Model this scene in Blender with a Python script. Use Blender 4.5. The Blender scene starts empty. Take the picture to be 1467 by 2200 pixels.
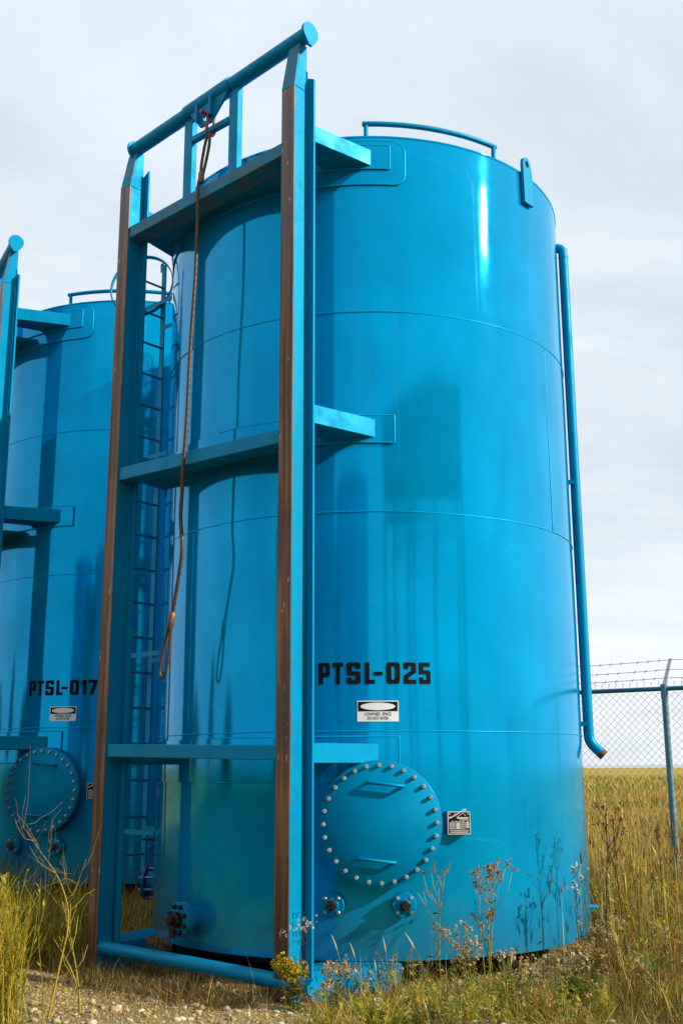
import bpy, math, random
import numpy as np
from math import sin, cos, pi, radians, sqrt, hypot
from mathutils import Vector, Matrix, noise as mnoise

rng = np.random.default_rng(7)
random.seed(7)
S = bpy.context.scene
COL = S.collection
EYE = 1.42

# ------------------------------------------------------------------ camera
PITCH, ROLL = 0.229253, 0.003758
F = Vector((0, cos(PITCH), sin(PITCH)))
U0 = Vector((0, -sin(PITCH), cos(PITCH)))
R0 = Vector((1, 0, 0))
U = U0 * cos(ROLL) + R0 * sin(ROLL)
RT = R0 * cos(ROLL) - U0 * sin(ROLL)
cam = bpy.data.cameras.new('camera')
cam.sensor_fit = 'VERTICAL'
cam.sensor_height = 36
cam.lens = 2359.92 / 2200 * 36
cam.clip_start = .05
cam.clip_end = 9000
camo = bpy.data.objects.new('camera', cam)
COL.objects.link(camo)
M = Matrix((RT, U, -F)).transposed().to_4x4()
M.translation = (0, 0, EYE)
camo.matrix_world = M
S.camera = camo

# ------------------------------------------------------------------ light
SUN_AZ, SUN_EL = 71.0, 27.8           # degrees: from -Y towards +X
SD = Vector((sin(radians(SUN_AZ)) * cos(radians(SUN_EL)), -cos(radians(SUN_AZ)) * cos(radians(SUN_EL)), sin(radians(SUN_EL))))
sun = bpy.data.lights.new('sun', 'SUN')
sun.energy = 5.0
sun.angle = radians(1.1)
sun.color = (1, .93, .82)
suno = bpy.data.objects.new('sun', sun)
COL.objects.link(suno)
suno.rotation_euler = SD.to_track_quat('Z', 'Y').to_euler()
suno.location = SD * 40

W = bpy.data.worlds.new('World')
S.world = W
W.use_nodes = True
nt = W.node_tree
nt.nodes.clear()


def N(nt, kind, **kw):
    n = nt.nodes.new(kind)
    for k, v in kw.items():
        if k.startswith('i_'):
            n.inputs[k[2:].replace('_', ' ')].default_value = v
        else:
            setattr(n, k, v)
    return n


def L(nt, a, b):
    nt.links.new(a, b)


def math_n(nt, op, a, b=None, clamp=False):
    n = nt.nodes.new('ShaderNodeMath')
    n.operation = op
    n.use_clamp = clamp
    for i, v in enumerate((a, b)):
        if v is None:
            continue
        if isinstance(v, (int, float)):
            n.inputs[i].default_value = v
        else:
            nt.links.new(v, n.inputs[i])
    return n.outputs[0]


def mix_n(nt, fac, a, b, blend='MIX'):
    n = nt.nodes.new('ShaderNodeMix')
    n.data_type = 'RGBA'
    n.blend_type = blend
    for sock, v in ((n.inputs[0], fac), (n.inputs[6], a), (n.inputs[7], b)):
        if isinstance(v, (int, float)):
            sock.default_value = v
        elif isinstance(v, tuple):
            sock.default_value = v if len(v) == 4 else (*v, 1)
        else:
            nt.links.new(v, sock)
    return n.outputs[2]


def ramp_n(nt, fac, stops, interp='LINEAR'):
    n = nt.nodes.new('ShaderNodeValToRGB')
    r = n.color_ramp
    r.interpolation = interp
    while len(r.elements) < len(stops):
        r.elements.new(.5)
    for e, (p, c) in zip(r.elements, stops):
        e.position = p
        e.color = (c, c, c, 1) if isinstance(c, (int, float)) else (*c, 1)
    nt.links.new(fac, n.inputs[0])
    return n.outputs[0]


def noise_n(nt, vec, scale, detail=4, rough=.5, dist=0):
    n = nt.nodes.new('ShaderNodeTexNoise')
    n.inputs['Scale'].default_value = scale
    n.inputs['Detail'].default_value = detail
    n.inputs['Roughness'].default_value = rough
    n.inputs['Distortion'].default_value = dist
    if vec is not None:
        nt.links.new(vec, n.inputs['Vector'])
    return n.outputs['Fac']


def map_n(nt, vec, scale=(1, 1, 1), loc=(0, 0, 0), rot=(0, 0, 0)):
    n = nt.nodes.new('ShaderNodeMapping')
    n.inputs['Scale'].default_value = scale
    n.inputs['Location'].default_value = loc
    n.inputs['Rotation'].default_value = rot
    nt.links.new(vec, n.inputs['Vector'])
    return n.outputs[0]


# a hazy daylight sky veiled by thin high cloud, the same all round
sky = N(nt, 'ShaderNodeTexSky', sky_type='NISHITA', sun_disc=False)
sky.sun_elevation = radians(SUN_EL)
sky.sun_rotation = radians(180 - SUN_AZ)
sky.air_density = 1.2
sky.dust_density = 2.0
tc = N(nt, 'ShaderNodeTexCoord')
sep = N(nt, 'ShaderNodeSeparateXYZ')
L(nt, tc.outputs['Generated'], sep.inputs[0])
zz = math_n(nt, 'ADD', math_n(nt, 'MAXIMUM', sep.outputs[2], 0.0), .22)
cmb = N(nt, 'ShaderNodeCombineXYZ')
L(nt, math_n(nt, 'DIVIDE', sep.outputs[0], zz), cmb.inputs[0])
L(nt, math_n(nt, 'DIVIDE', sep.outputs[1], zz), cmb.inputs[1])
c1 = noise_n(nt, map_n(nt, cmb.outputs[0], (.9, .9, 1), (3.1, 1.7, 0), (0, 0, .5)), 1.1, 6, .55, .5)
c2 = noise_n(nt, map_n(nt, cmb.outputs[0], (.8, 1.3, 1), (7.1, 4.7, 0), (0, 0, -.6)), 1.3, 7, .58, .4)
cover = ramp_n(nt, c1, [(.30, .75), (.56, 1.0)])
shade = ramp_n(nt, c2, [(.28, (6.3, 7.45, 8.6)), (.46, (7.5, 8.5, 9.4)), (.62, (9.0, 9.6, 10.0))])
horizon = ramp_n(nt, math_n(nt, 'MAXIMUM', sep.outputs[2], 0.0), [(0, 1.0), (.22, .0)])
cl = mix_n(nt, math_n(nt, 'MULTIPLY', horizon, .75), shade, (9.3, 9.6, 9.9))
skymix = mix_n(nt, cover, sky.outputs[0], cl)
bg = N(nt, 'ShaderNodeBackground')
bg.inputs[1].default_value = .081
L(nt, skymix, bg.inputs[0])
wo = N(nt, 'ShaderNodeOutputWorld')
L(nt, bg.outputs[0], wo.inputs[0])

S.view_settings.view_transform = 'Standard'
S.view_settings.look = 'None'
S.view_settings.exposure = .38
S.view_settings.gamma = 1
S.view_settings.use_curve_mapping = False
S.render.engine = 'CYCLES'
S.cycles.use_denoising = True
S.cycles.max_bounces = 6
S.cycles.diffuse_bounces = 3
S.cycles.glossy_bounces = 4
S.cycles.transparent_max_bounces = 6
S.cycles.caustics_reflective = False
S.cycles.caustics_refractive = False

# ------------------------------------------------------------------ materials
MATS = {}


def mat(name):
    m = bpy.data.materials.new(name)
    m.use_nodes = True
    t = m.node_tree
    b = t.nodes['Principled BSDF']
    MATS[name] = m
    return m, t, b


def paint(name, base, rough, metallic, coat, wear=0.0, scratches=False):
    m, t, b = mat(name)
    tc = N(t, 'ShaderNodeTexCoord')
    ob = tc.outputs['Object']
    n1 = noise_n(t, ob, 1.3, 4, .55)
    n2 = noise_n(t, map_n(t, ob, (9, 9, .5)), 1.0, 3, .6)     # weather streaks run down
    lo = tuple(c * .86 for c in base)
    hi = tuple(min(1, c * 1.08) for c in base)
    col = mix_n(t, ramp_n(t, n1, [(.3, 0), (.7, 1)]), lo, hi)
    col = mix_n(t, math_n(t, 'MULTIPLY', ramp_n(t, n2, [(.55, 0), (.8, 1)]), .22), col, tuple(c * .7 for c in base))
    rgh = ramp_n(t, noise_n(t, ob, 6, 4, .6), [(.3, rough * .75), (.75, rough * 1.5)])
    met = metallic
    if scratches:
        v = N(t, 'ShaderNodeTexVoronoi', feature='DISTANCE_TO_EDGE')
        nv = N(t, 'ShaderNodeTexNoise')
        nv.inputs['Scale'].default_value = 2.2
        nv.inputs['Detail'].default_value = 5
        L(t, ob, nv.inputs['Vector'])
        wv = mix_n(t, .16, ob, nv.outputs['Color'])
        L(t, map_n(t, wv, (1.0, 1.0, 1.9)), v.inputs['Vector'])
        v.inputs['Scale'].default_value = .62
        line = ramp_n(t, v.outputs['Distance'], [(0, 1), (.0022, .9), (.004, 0)])
        msk = ramp_n(t, noise_n(t, ob, .9, 3, .5), [(.52, 0), (.60, 1)])
        col = mix_n(t, math_n(t, 'MULTIPLY', math_n(t, 'MULTIPLY', line, msk), .12), col, (.12, .62, .82))
        # fine grey specks of stone chips
        sp = noise_n(t, ob, 60, 2, .5)
        col = mix_n(t, math_n(t, 'MULTIPLY', ramp_n(t, sp, [(.78, 0), (.80, 1)]), .5), col, (.02, .06, .09))
    if scratches:
        sz_ = N(t, 'ShaderNodeSeparateXYZ')
        L(t, ob, sz_.inputs[0])
        splash = ramp_n(t, math_n(t, 'ADD', sz_.outputs[2], math_n(t, 'MULTIPLY', noise_n(t, ob, 5, 5, .65), -.5)), [(.0, .35), (.35, 0)])
        runs = math_n(t, 'MULTIPLY', ramp_n(t, noise_n(t, map_n(t, ob, (22, 22, .22)), 1.0, 4, .65), [(.58, 0), (.74, 1)]), ramp_n(t, noise_n(t, map_n(t, ob, (1.5, 1.5, .6), (3, 1, 5)), 1.0, 2, .5), [(.45, 0), (.65, .30)]))
        dirt = math_n(t, 'MAXIMUM', splash, runs)
        col = mix_n(t, dirt, col, (.05, .20, .27))
        rgh = mix_n(t, math_n(t, 'MULTIPLY', dirt, .6), rgh, (.45, .45, .45))
    if wear:
        w = noise_n(t, map_n(t, ob, (2.6, 2.6, 9)), 3.0, 7, .68)
        k = ramp_n(t, w, [(.60 - wear * .14, 0), (.74 - wear * .1, .85)])
        rust = mix_n(t, noise_n(t, ob, 14, 4, .6), (.08, .07, .05), (.16, .20, .18))
        col = mix_n(t, k, col, rust)
        rgh = mix_n(t, k, rgh, (.7, .7, .7))
        met = math_n(t, 'MULTIPLY', math_n(t, 'SUBTRACT', 1.0, k), metallic)
        L(t, met, b.inputs['Metallic'])
        ct = math_n(t, 'MULTIPLY', math_n(t, 'SUBTRACT', 1.0, k), coat)
        L(t, ct, b.inputs['Coat Weight'])
    else:
        b.inputs['Metallic'].default_value = metallic
        b.inputs['Coat Weight'].default_value = coat
    L(t, col, b.inputs['Base Color'])
    L(t, rgh, b.inputs['Roughness'])
    b.inputs['Coat Roughness'].default_value = .03
    b.inputs['Specular Tint'].default_value = (.0, .72, .95, 1)
    b.inputs['Coat Tint'].default_value = (1, 1, 1, 1)
    bp = N(t, 'ShaderNodeBump')
    bp.inputs['Strength'].default_value = .035
    bp.inputs['Distance'].default_value = .004
    L(t, noise_n(t, ob, 130, 3, .6), bp.inputs['Height'])
    L(t, bp.outputs[0], b.inputs['Normal'])
    return m


paint('tank_paint', (.0, .305, .595), .034, .46, .40, 0, True)
MATS['tank_paint'].node_tree.nodes['Principled BSDF'].inputs['Coat IOR'].default_value = 1.12
FRAME = (.0, .20, .385)
paint('weld_catchlight', (.0, .36, .62), .40, .30, .0)  # brighter copy of the tank blue: light caught by the beads, put into colour
paint('frame_paint', FRAME, .46, .10, .0)
paint('worn_paint', FRAME, .45, .10, .0, 1.45)
paint('valve_paint', (.004, .10, .28), .22, .1, .3)


def simple(name, base, rough=.5, metallic=0.0, var=.25, scale=20, bump=0.0, stretch=(1, 1, 1)):
    m, t, b = mat(name)
    tc = N(t, 'ShaderNodeTexCoord')
    f = noise_n(t, map_n(t, tc.outputs['Object'], stretch), scale, 4, .6)
    col = mix_n(t, f, tuple(c * (1 - var) for c in base), tuple(min(1, c * (1 + var)) for c in base))
    L(t, col, b.inputs['Base Color'])
    L(t, ramp_n(t, f, [(.3, max(.02, rough - .1)), (.7, min(1, rough + .1))]), b.inputs['Roughness'])
    b.inputs['Metallic'].default_value = metallic
    if bump:
        bp = N(t, 'ShaderNodeBump')
        bp.inputs['Strength'].default_value = bump
        bp.inputs['Distance'].default_value = .004
        L(t, f, bp.inputs['Height'])
        L(t, bp.outputs[0], b.inputs['Normal'])
    return m


simple('black_paint', (.004, .005, .006), .6, 0, .3, 12)
MATS['black_paint'].node_tree.nodes['Principled BSDF'].inputs['Specular IOR Level'].default_value = .12
simple('sign_white', (.74, .76, .77), .35, 0, .05, 8)
simple('zinc', (.36, .42, .43), .42, .6, .45, 60, .4)
simple('dark_iron', (.022, .016, .013), .5, .5, .5, 25, .5)
simple('rusty_iron', (.11, .045, .02), .7, .2, .6, 18, .6)
simple('galvanised', (.33, .37, .39), .42, .6, .25, 9)
simple('post_teal', (.13, .24, .29), .42, .4, .25, 9)
simple('rail_teal', (.035, .16, .20), .4, .3, .25, 9)
simple('wire', (.20, .21, .21), .5, .5, .2, 9)
simple('shackle_red', (.30, .035, .055), .45, .1, .4, 30, .3)
simple('ferrule', (.17, .095, .06), .5, .5, .4, 25, .4)
simple('plate_grey', (.55, .53, .48), .4, .3, .1, 20)
simple('bark', (.09, .065, .045), .9, 0, .4, 12, .6, (3, 3, .6))
simple('hill_haze', (.36, .40, .44), .95, 0, .1, .01)  # distance haze put into the hills' pale grey-blue


def rope_mat():
    m, t, b = mat('wire_rope')
    tc = N(t, 'ShaderNodeTexCoord')
    f = noise_n(t, tc.outputs['Object'], 40, 4, .7)
    g = noise_n(t, tc.outputs['Object'], 2.5, 2, .5)
    col = mix_n(t, f, (.028, .020, .013), (.11, .075, .042))
    col = mix_n(t, math_n(t, 'MULTIPLY', g, .4), col, (.085, .042, .028))
    L(t, col, b.inputs['Base Color'])
    b.inputs['Roughness'].default_value = .55
    b.inputs['Metallic'].default_value = .45


rope_mat()


def rust_mat():
    m, t, b = mat('worn_steel')
    tc = N(t, 'ShaderNodeTexCoord')
    ob = tc.outputs['Object']
    streak = noise_n(t, map_n(t, ob, (28, 28, .55)), 1.0, 5, .62)
    blot = noise_n(t, map_n(t, ob, (6, 6, 1.4)), 1.0, 5, .6)
    fine = noise_n(t, map_n(t, ob, (140, 140, 6)), 1.0, 3, .6)
    col = ramp_n(t, streak, [(.30, (.035, .016, .009)), (.43, (.115, .045, .016)), (.55, (.22, .092, .026)), (.70, (.31, .165, .055))])
    col = mix_n(t, ramp_n(t, blot, [(.46, 0), (.60, .7)]), col, (.060, .030, .018))
    col = mix_n(t, ramp_n(t, fine, [(.5, 0), (.75, .35)]), col, (.025, .013, .009))
    # polished by sliding near the top: bare grey steel
    sep = N(t, 'ShaderNodeSeparateXYZ')
    L(t, ob, sep.inputs[0])
    hgt = math_n(t, 'ADD', sep.outputs[2], math_n(t, 'MULTIPLY', blot, 1.2))
    grey = ramp_n(t, math_n(t, 'DIVIDE', hgt, 8.0), [(.60, 0), (.90, .62)])
    col = mix_n(t, grey, col, (.17, .15, .155))
    chips = noise_n(t, map_n(t, ob, (26, 26, 7)), 1.0, 3, .5)
    col = mix_n(t, ramp_n(t, chips, [(.685, 0), (.71, .8)]), col, (.45, .38, .30))
    # blue paint still clinging along the arrises
    edge = math_n(t, 'DIVIDE', math_n(t, 'ABSOLUTE', math_n(t, 'SUBTRACT', math_n(t, 'ABSOLUTE', sep.outputs[0]), 1.011)), .068)
    cling = math_n(t, 'ADD', edge, math_n(t, 'MULTIPLY', math_n(t, 'SUBTRACT', noise_n(t, map_n(t, ob, (9, 9, 2.2)), 1.0, 6, .7), .5), 1.5))
    col = mix_n(t, ramp_n(t, cling, [(.97, 0), (1.02, .9)]), col, (.01, .13, .22))
    L(t, col, b.inputs['Base Color'])
    L(t, ramp_n(t, streak, [(.3, .62), (.7, .40)]), b.inputs['Roughness'])
    b.inputs['Metallic'].default_value = .25
    bp = N(t, 'ShaderNodeBump')
    bp.inputs['Strength'].default_value = .35
    bp.inputs['Distance'].default_value = .003
    L(t, streak, bp.inputs['Height'])
    L(t, bp.outputs[0], b.inputs['Normal'])


rust_mat()


def veg_mat(name, trans=.3, rough=.6):
    m, t, b = mat(name)
    at = N(t, 'ShaderNodeAttribute', attribute_name='Col')
    L(t, at.outputs['Color'], b.inputs['Base Color'])
    b.inputs['Roughness'].default_value = rough
    b.inputs['Specular IOR Level'].default_value = .25
    tr = N(t, 'ShaderNodeBsdfTranslucent')
    L(t, at.outputs['Color'], tr.inputs['Color'])
    mx = N(t, 'ShaderNodeMixShader')
    mx.inputs[0].default_value = trans
    out = t.nodes['Material Output']
    L(t, b.outputs[0], mx.inputs[1])
    L(t, tr.outputs[0], mx.inputs[2])
    L(t, mx.outputs[0], out.inputs[0])


veg_mat('vegetation')


def stone_mat(name, attr):
    m, t, b = mat(name)
    tc = N(t, 'ShaderNodeTexCoord')
    if attr:
        src = N(t, 'ShaderNodeAttribute', attribute_name='Col').outputs['Color']
    else:
        oi = N(t, 'ShaderNodeObjectInfo')
        src = ramp_n(t, oi.outputs['Random'], [(0, (.36, .25, .11)), (.2, (.44, .34, .17)), (.4, (.50, .41, .25)), (.55, (.42, .26, .08)), (.7, (.27, .19, .10)), (.85, (.60, .53, .38)), (1, (.42, .28, .12))], 'CONSTANT')
    f = noise_n(t, tc.outputs['Object'], 45, 4, .6)
    L(t, mix_n(t, f, src, (.22, .18, .12), 'MULTIPLY') if False else mix_n(t, math_n(t, 'MULTIPLY', f, .35), src, (.15, .12, .08)), b.inputs['Base Color'])
    b.inputs['Roughness'].default_value = .85


stone_mat('stone_object', False)
stone_mat('stone_mass', True)


def ground_mat():
    m, t, b = mat('ground')
    tc = N(t, 'ShaderNodeTexCoord')
    ob = tc.outputs['Object']
    n1 = noise_n(t, ob, 26, 5, .65)
    n2 = noise_n(t, ob, 1.1, 4, .55)
    n3 = noise_n(t, ob, 90, 3, .6)
    dirt = ramp_n(t, n1, [(.3, (.13, .09, .04)), (.5, (.27, .20, .09)), (.7, (.38, .30, .17))])
    dirt = mix_n(t, ramp_n(t, n3, [(.5, 0), (.72, .6)]), dirt, (.44, .35, .19))
    straw = mix_n(t, n1, (.12, .085, .025), (.30, .21, .07))
    col = mix_n(t, ramp_n(t, n2, [(.42, 0), (.60, .75)]), dirt, straw)
    # far field: ripe grass with green swales
    sep = N(t, 'ShaderNodeSeparateXYZ')
    L(t, ob, sep.inputs[0])
    # unseen ground left of the yard, darkened so the tank mirrors less gold
    west = ramp_n(t, math_n(t, 'ADD', math_n(t, 'MULTIPLY', sep.outputs[0], -.1), math_n(t, 'MULTIPLY', n2, .2)), [(.46, 0), (.62, 1)])
    col = mix_n(t, west, col, mix_n(t, n1, (.035, .05, .018), (.09, .10, .03)))
    far = ramp_n(t, math_n(t, 'DIVIDE', sep.outputs[1], 40.0), [(.28, 0), (.42, 1)])
    g1 = noise_n(t, map_n(t, ob, (.04, .12, 1)), 1.0, 5, .6)
    g2 = noise_n(t, map_n(t, ob, (2.0, 1.2, 1)), 1.0, 5, .7)
    fld = ramp_n(t, g1, [(.40, (.15, .18, .035)), (.50, (.36, .27, .05)), (.62, (.50, .33, .06))])
    fld = mix_n(t, math_n(t, 'MULTIPLY', g2, .6), fld, (.24, .16, .04))
    L(t, mix_n(t, far, col, fld), b.inputs['Base Color'])
    b.inputs['Roughness'].default_value = .95
    b.inputs['Specular IOR Level'].default_value = .1
    bp = N(t, 'ShaderNodeBump')
    bp.inputs['Strength'].default_value = .8
    bp.inputs['Distance'].default_value = .02
    L(t, n1, bp.inputs['Height'])
    L(t, bp.outputs[0], b.inputs['Normal'])


ground_mat()


# ------------------------------------------------------------------ mesh helpers
def link(o, parent=None, props=None):
    COL.objects.link(o)
    if parent is not None:
        o.parent = parent
    for k, v in (props or {}).items():
        o[k] = v
    return o


def mesh_obj(name, v, f, m, parent=None, smooth=None, loc=None, rot=None, **props):
    me = bpy.data.meshes.new(name)
    me.from_pydata([tuple(p) for p in v], [], f)
    me.materials.append(MATS[m])
    if smooth is not None:
        me.polygons.foreach_set('use_smooth', [True] * len(me.polygons))
        if smooth is not True:
            me.set_sharp_from_angle(angle=radians(smooth))
    me.update()
    o = bpy.data.objects.new(name, me)
    if loc is not None:
        o.location = loc
    if rot is not None:
        o.rotation_euler = rot
    return link(o, parent, props)


def share(name, me, parent, loc, rot=(0, 0, 0), scale=(1, 1, 1), **props):
    o = bpy.data.objects.new(name, me)
    o.location, o.rotation_euler, o.scale = loc, rot, scale
    return link(o, parent, props)


def empty(name, loc, rz=0.0, **props):
    o = bpy.data.objects.new(name, None)
    o.location = loc
    o.rotation_euler = (0, 0, rz)
    o.empty_display_size = .3
    return link(o, None, props)


class MB:
    def __init__(s):
        s.v, s.f = [], []

    def add(s, v, f):
        k = len(s.v)
        s.v += [tuple(p) for p in v]
        s.f += [tuple(i + k for i in q) for q in f]
        return s

    def box(s, x0, x1, y0, y1, z0, z1):
        return s.prism([(x0, y0), (x1, y0), (x1, y1), (x0, y1)], z0, z1)

    def prism(s, poly, z0, z1):
        n = len(poly)
        v = [(x, y, z0) for x, y in poly] + [(x, y, z1) for x, y in poly]
        f = [tuple(range(n))[::-1], tuple(range(n, 2 * n))] + [(i, (i + 1) % n, (i + 1) % n + n, i + n) for i in range(n)]
        return s.add(v, f)

    def hexa(s, p):        # eight corners: four below (ccw), four above
        return s.add(p, [(3, 2, 1, 0), (4, 5, 6, 7), (0, 1, 5, 4), (1, 2, 6, 5), (2, 3, 7, 6), (3, 0, 4, 7)])

    def tube(s, pts, r, n=12, cap=True, prof=None, closed=False):
        pts = [Vector(p) for p in pts]
        m = len(pts)
        rs = r if isinstance(r, (list, tuple)) else [r] * m
        up = None
        v, f = [], []
        for i, p in enumerate(pts):
            a = pts[(i - 1) % m] if closed else pts[max(i - 1, 0)]
            b = pts[(i + 1) % m] if closed else pts[min(i + 1, m - 1)]
            t = (b - a).normalized()
            if up is None:
                up = t.orthogonal().normalized() if abs(t.z) > .9 else Vector((0, 0, 1))
            up = (up - t * up.dot(t))
            if up.length < 1e-6:
                up = t.orthogonal()
            up.normalize()
            sd = t.cross(up)
            for k in range(n):
                an = 2 * pi * k / n
                rr = rs[i] * (prof(i, an) if prof else 1)
                v.append(p + up * (cos(an) * rr) + sd * (sin(an) * rr))
        for i in range(m if closed else m - 1):
            for k in range(n):
                f.append((i * n + k, i * n + (k + 1) % n, ((i + 1) % m) * n + (k + 1) % n, ((i + 1) % m) * n + k))
        if cap and not closed:
            f.append(tuple(range(n))[::-1])
            f.append(tuple(range((m - 1) * n, m * n)))
        return s.add(v, f)

    def lathe(s, prof, n=32, axis='z'):     # prof: (r, h) from one end to the other, along z or along -y
        v, f = [], []
        for r, h in prof:
            for k in range(n):
                a = 2 * pi * k / n
                v.append((r * cos(a), r * sin(a), h) if axis == 'z' else (r * cos(a), -h, r * sin(a)))
        m = len(prof)
        for i in range(m - 1):
            for k in range(n):
                q = (i * n + k, i * n + (k + 1) % n, (i + 1) * n + (k + 1) % n, (i + 1) * n + k)
                f.append(q)
        f.append(tuple(range(n))[::-1])
        f.append(tuple(range((m - 1) * n, m * n)))
        return s.add(v, f)

    def build(s, name, m, parent=None, smooth=None, **kw):
        return mesh_obj(name, s.v, s.f, m, parent, smooth, **kw)


def bevel(o, w=.004, seg=1):
    b = o.modifiers.new('edge', 'BEVEL')
    b.width = w
    b.segments = seg
    b.limit_method = 'ANGLE'
    return o


R = 1.83
TB, TT = .13, 6.44            # tank bottom and rim


def on_shell(a, z, r=R):      # a in degrees, 0 = front of the tank's frame side
    a = radians(a)
    return (r * sin(a), -r * cos(a), z)


def shell_r(a, z, seed=0):
    w = mnoise.noise((sin(radians(a)) * 1.6 + seed, cos(radians(a)) * 1.6, z * .55)) * .0032
    w += mnoise.noise((sin(radians(a)) * 4 + seed, cos(radians(a)) * 4, z * 1.3 + 9)) * .0014
    pinch = 0
    for zs in (1.68, 3.30, 4.91):
        pinch -= .0010 * math.exp(-((z - zs) / .05) ** 2)
    return R + w + pinch


def cyl_patch(mb, a0, a1, z0, z1, off, rad=0.0, n=40, round_left=True):
    """a plate rolled to the shell, with thickness, corners rounded on the plan of arc length"""
    s0, s1 = radians(a0) * R, radians(a1) * R
    out = []

    def corner(cx, cz, q):
        if rad <= 0:
            return [(cx, cz)]
        return [(cx + rad * cos(q + k * pi / 12), cz + rad * sin(q + k * pi / 12)) for k in range(7)]
    if rad > 0:
        out += corner(s1 - rad, z0 + rad, -pi / 2) + corner(s1 - rad, z1 - rad, 0)
        if round_left:
            out += corner(s0 + rad, z1 - rad, pi / 2) + corner(s0 + rad, z0 + rad, pi)
        else:
            out += [(s0, z1), (s0, z0)]
        top = [p for p in out]
    # columns of the patch: lower and upper outline at each arc station
    st = sorted(set([s0 + (s1 - s0) * i / n for i in range(n + 1)] + [s1 - rad + rad * sin(k * pi / 12) for k in range(7)] + ([s0 + rad - rad * sin(k * pi / 12) for k in range(7)] if round_left else [])))
    v, f = [], []
    for s in st:
        d = 0
        if rad > 0:
            e = max(0, s - (s1 - rad), (s0 + rad - s) if round_left else 0)
            d = rad - sqrt(max(0, rad * rad - e * e))
        a = s / R
        for r in (R - .012, R + off):
            for z in (z0 + d, z1 - d):
                v.append((r * sin(a), -r * cos(a), z))
    for i in range(len(st) - 1):
        k = i * 4
        f += [(k + 2, k + 6, k + 7, k + 3), (k, k + 4, k + 6, k + 2), (k + 3, k + 7, k + 5, k + 1)]
    f += [(0, 2, 3, 1), tuple(len(v) - 4 + i for i in (1, 3, 2, 0))]
    mb.add(v, f)


# ------------------------------------------------------------------ lettering
def rnd(poly, idx, r=.12, n=5):
    out = []
    m = len(poly)
    for i, p in enumerate(poly):
        if i not in idx:
            out.append(p)
            continue
        p = Vector(p)
        a = (Vector(poly[i - 1]) - p)
        b = (Vector(poly[(i + 1) % m]) - p)
        rr = min(r, a.length * .5, b.length * .5)
        a, b = p + a.normalized() * rr, p + b.normalized() * rr
        for k in range(n + 1):
            q = k / n
            out.append(tuple(a * (1 - q) ** 2 + p * (2 * q * (1 - q)) + b * q * q))
    return out


def glyph(c):
    if c == 'P':
        return [rnd([(0, 0), (.25, 0), (.25, .34), (.62, .34), (.62, 1), (0, 1)], (3, 4)), [(.25, .54), (.38, .54), (.38, .81), (.25, .81)]], .62
    if c == 'T':
        return [[(.19, 0), (.43, 0), (.43, .8), (.62, .8), (.62, 1), (0, 1), (0, .8), (.19, .8)]], .62
    if c == 'S':
        return [rnd([(0, .31), (0, 0), (.66, 0), (.66, .59), (.25, .59), (.25, .81), (.42, .81), (.42, .70), (.66, .70), (.66, 1), (0, 1), (0, .40), (.41, .40), (.41, .19), (.25, .19), (.25, .31)], (1, 2, 3, 9, 10, 11))], .66
    if c == 'L':
        return [[(0, 0), (.55, 0), (.55, .2), (.25, .2), (.25, 1), (0, 1)]], .55
    if c == '-':
        return [[(0, .38), (.45, .38), (.45, .56), (0, .56)]], .45
    if c == '0':
        return [rnd([(0, 0), (.66, 0), (.66, 1), (0, 1)], (0, 1, 2, 3), .16), rnd([(.25, .2), (.41, .2), (.41, .8), (.25, .8)], (0, 1, 2, 3), .06)], .66
    if c == '2':
        return [rnd([(0, 0), (.64, 0), (.64, .2), (.25, .2), (.25, .29), (.64, .53), (.64, 1), (0, 1), (0, .68), (.24, .68), (.24, .81), (.40, .81), (.40, .62), (0, .38)], (6, 7))], .64
    if c == '5':
        return [rnd([(0, .31), (0, 0), (.64, 0), (.64, .64), (.24, .64), (.24, .80), (.61, .80), (.61, 1), (0, 1), (0, .44), (.40, .44), (.40, .19), (.24, .19), (.24, .31)], (1, 2, 3))], .64
    if c == '1':
        return [[(.16, 0), (.40, 0), (.40, 1), (.20, 1), (0, .82), (0, .62), (.16, .74)]], .40
    if c == '7':
        return [[(.10, 0), (.36, 0), (.64, .80), (.64, 1), (0, 1), (0, .8), (.37, .8)]], .64


def fill2d(loops):
    cu = bpy.data.curves.new('tmp', 'CURVE')
    cu.dimensions = '2D'
    cu.fill_mode = 'BOTH'
    for lp in loops:
        sp = cu.splines.new('POLY')
        sp.points.add(len(lp) - 1)
        for q, p in zip(sp.points, lp):
            q.co = (p[0], p[1], 0, 1)
        sp.use_cyclic_u = True
    o = bpy.data.objects.new('tmp', cu)
    COL.objects.link(o)
    dg = bpy.context.evaluated_depsgraph_get()
    me = bpy.data.meshes.new_from_object(o.evaluated_get(dg))
    v = [tuple(p.co) for p in me.vertices]
    f = [tuple(p.vertices) for p in me.polygons]
    bpy.data.objects.remove(o)
    bpy.data.meshes.remove(me)
    return v, f


def text2d(body, size, align='CENTER', space=1.0):
    cu = bpy.data.curves.new('tmp', 'FONT')
    cu.body = body
    cu.size = size
    cu.align_x = align
    cu.space_character = space
    cu.resolution_u = 3
    cu.offset = size * .012
    o = bpy.data.objects.new('tmp', cu)
    COL.objects.link(o)
    dg = bpy.context.evaluated_depsgraph_get()
    me = bpy.data.meshes.new_from_object(o.evaluated_get(dg))
    v = [tuple(p.co) for p in me.vertices]
    f = [tuple(p.vertices) for p in me.polygons]
    bpy.data.objects.remove(o)
    bpy.data.meshes.remove(me)
    return v, f


def wrap(v, a0, z0, off):     # flat (u, v) laid on the shell from angle a0
    out = []
    for x, y, _ in v:
        a = radians(a0) + x / R
        out.append(((R + off) * sin(a), -(R + off) * cos(a), z0 + y))
    return out


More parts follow.
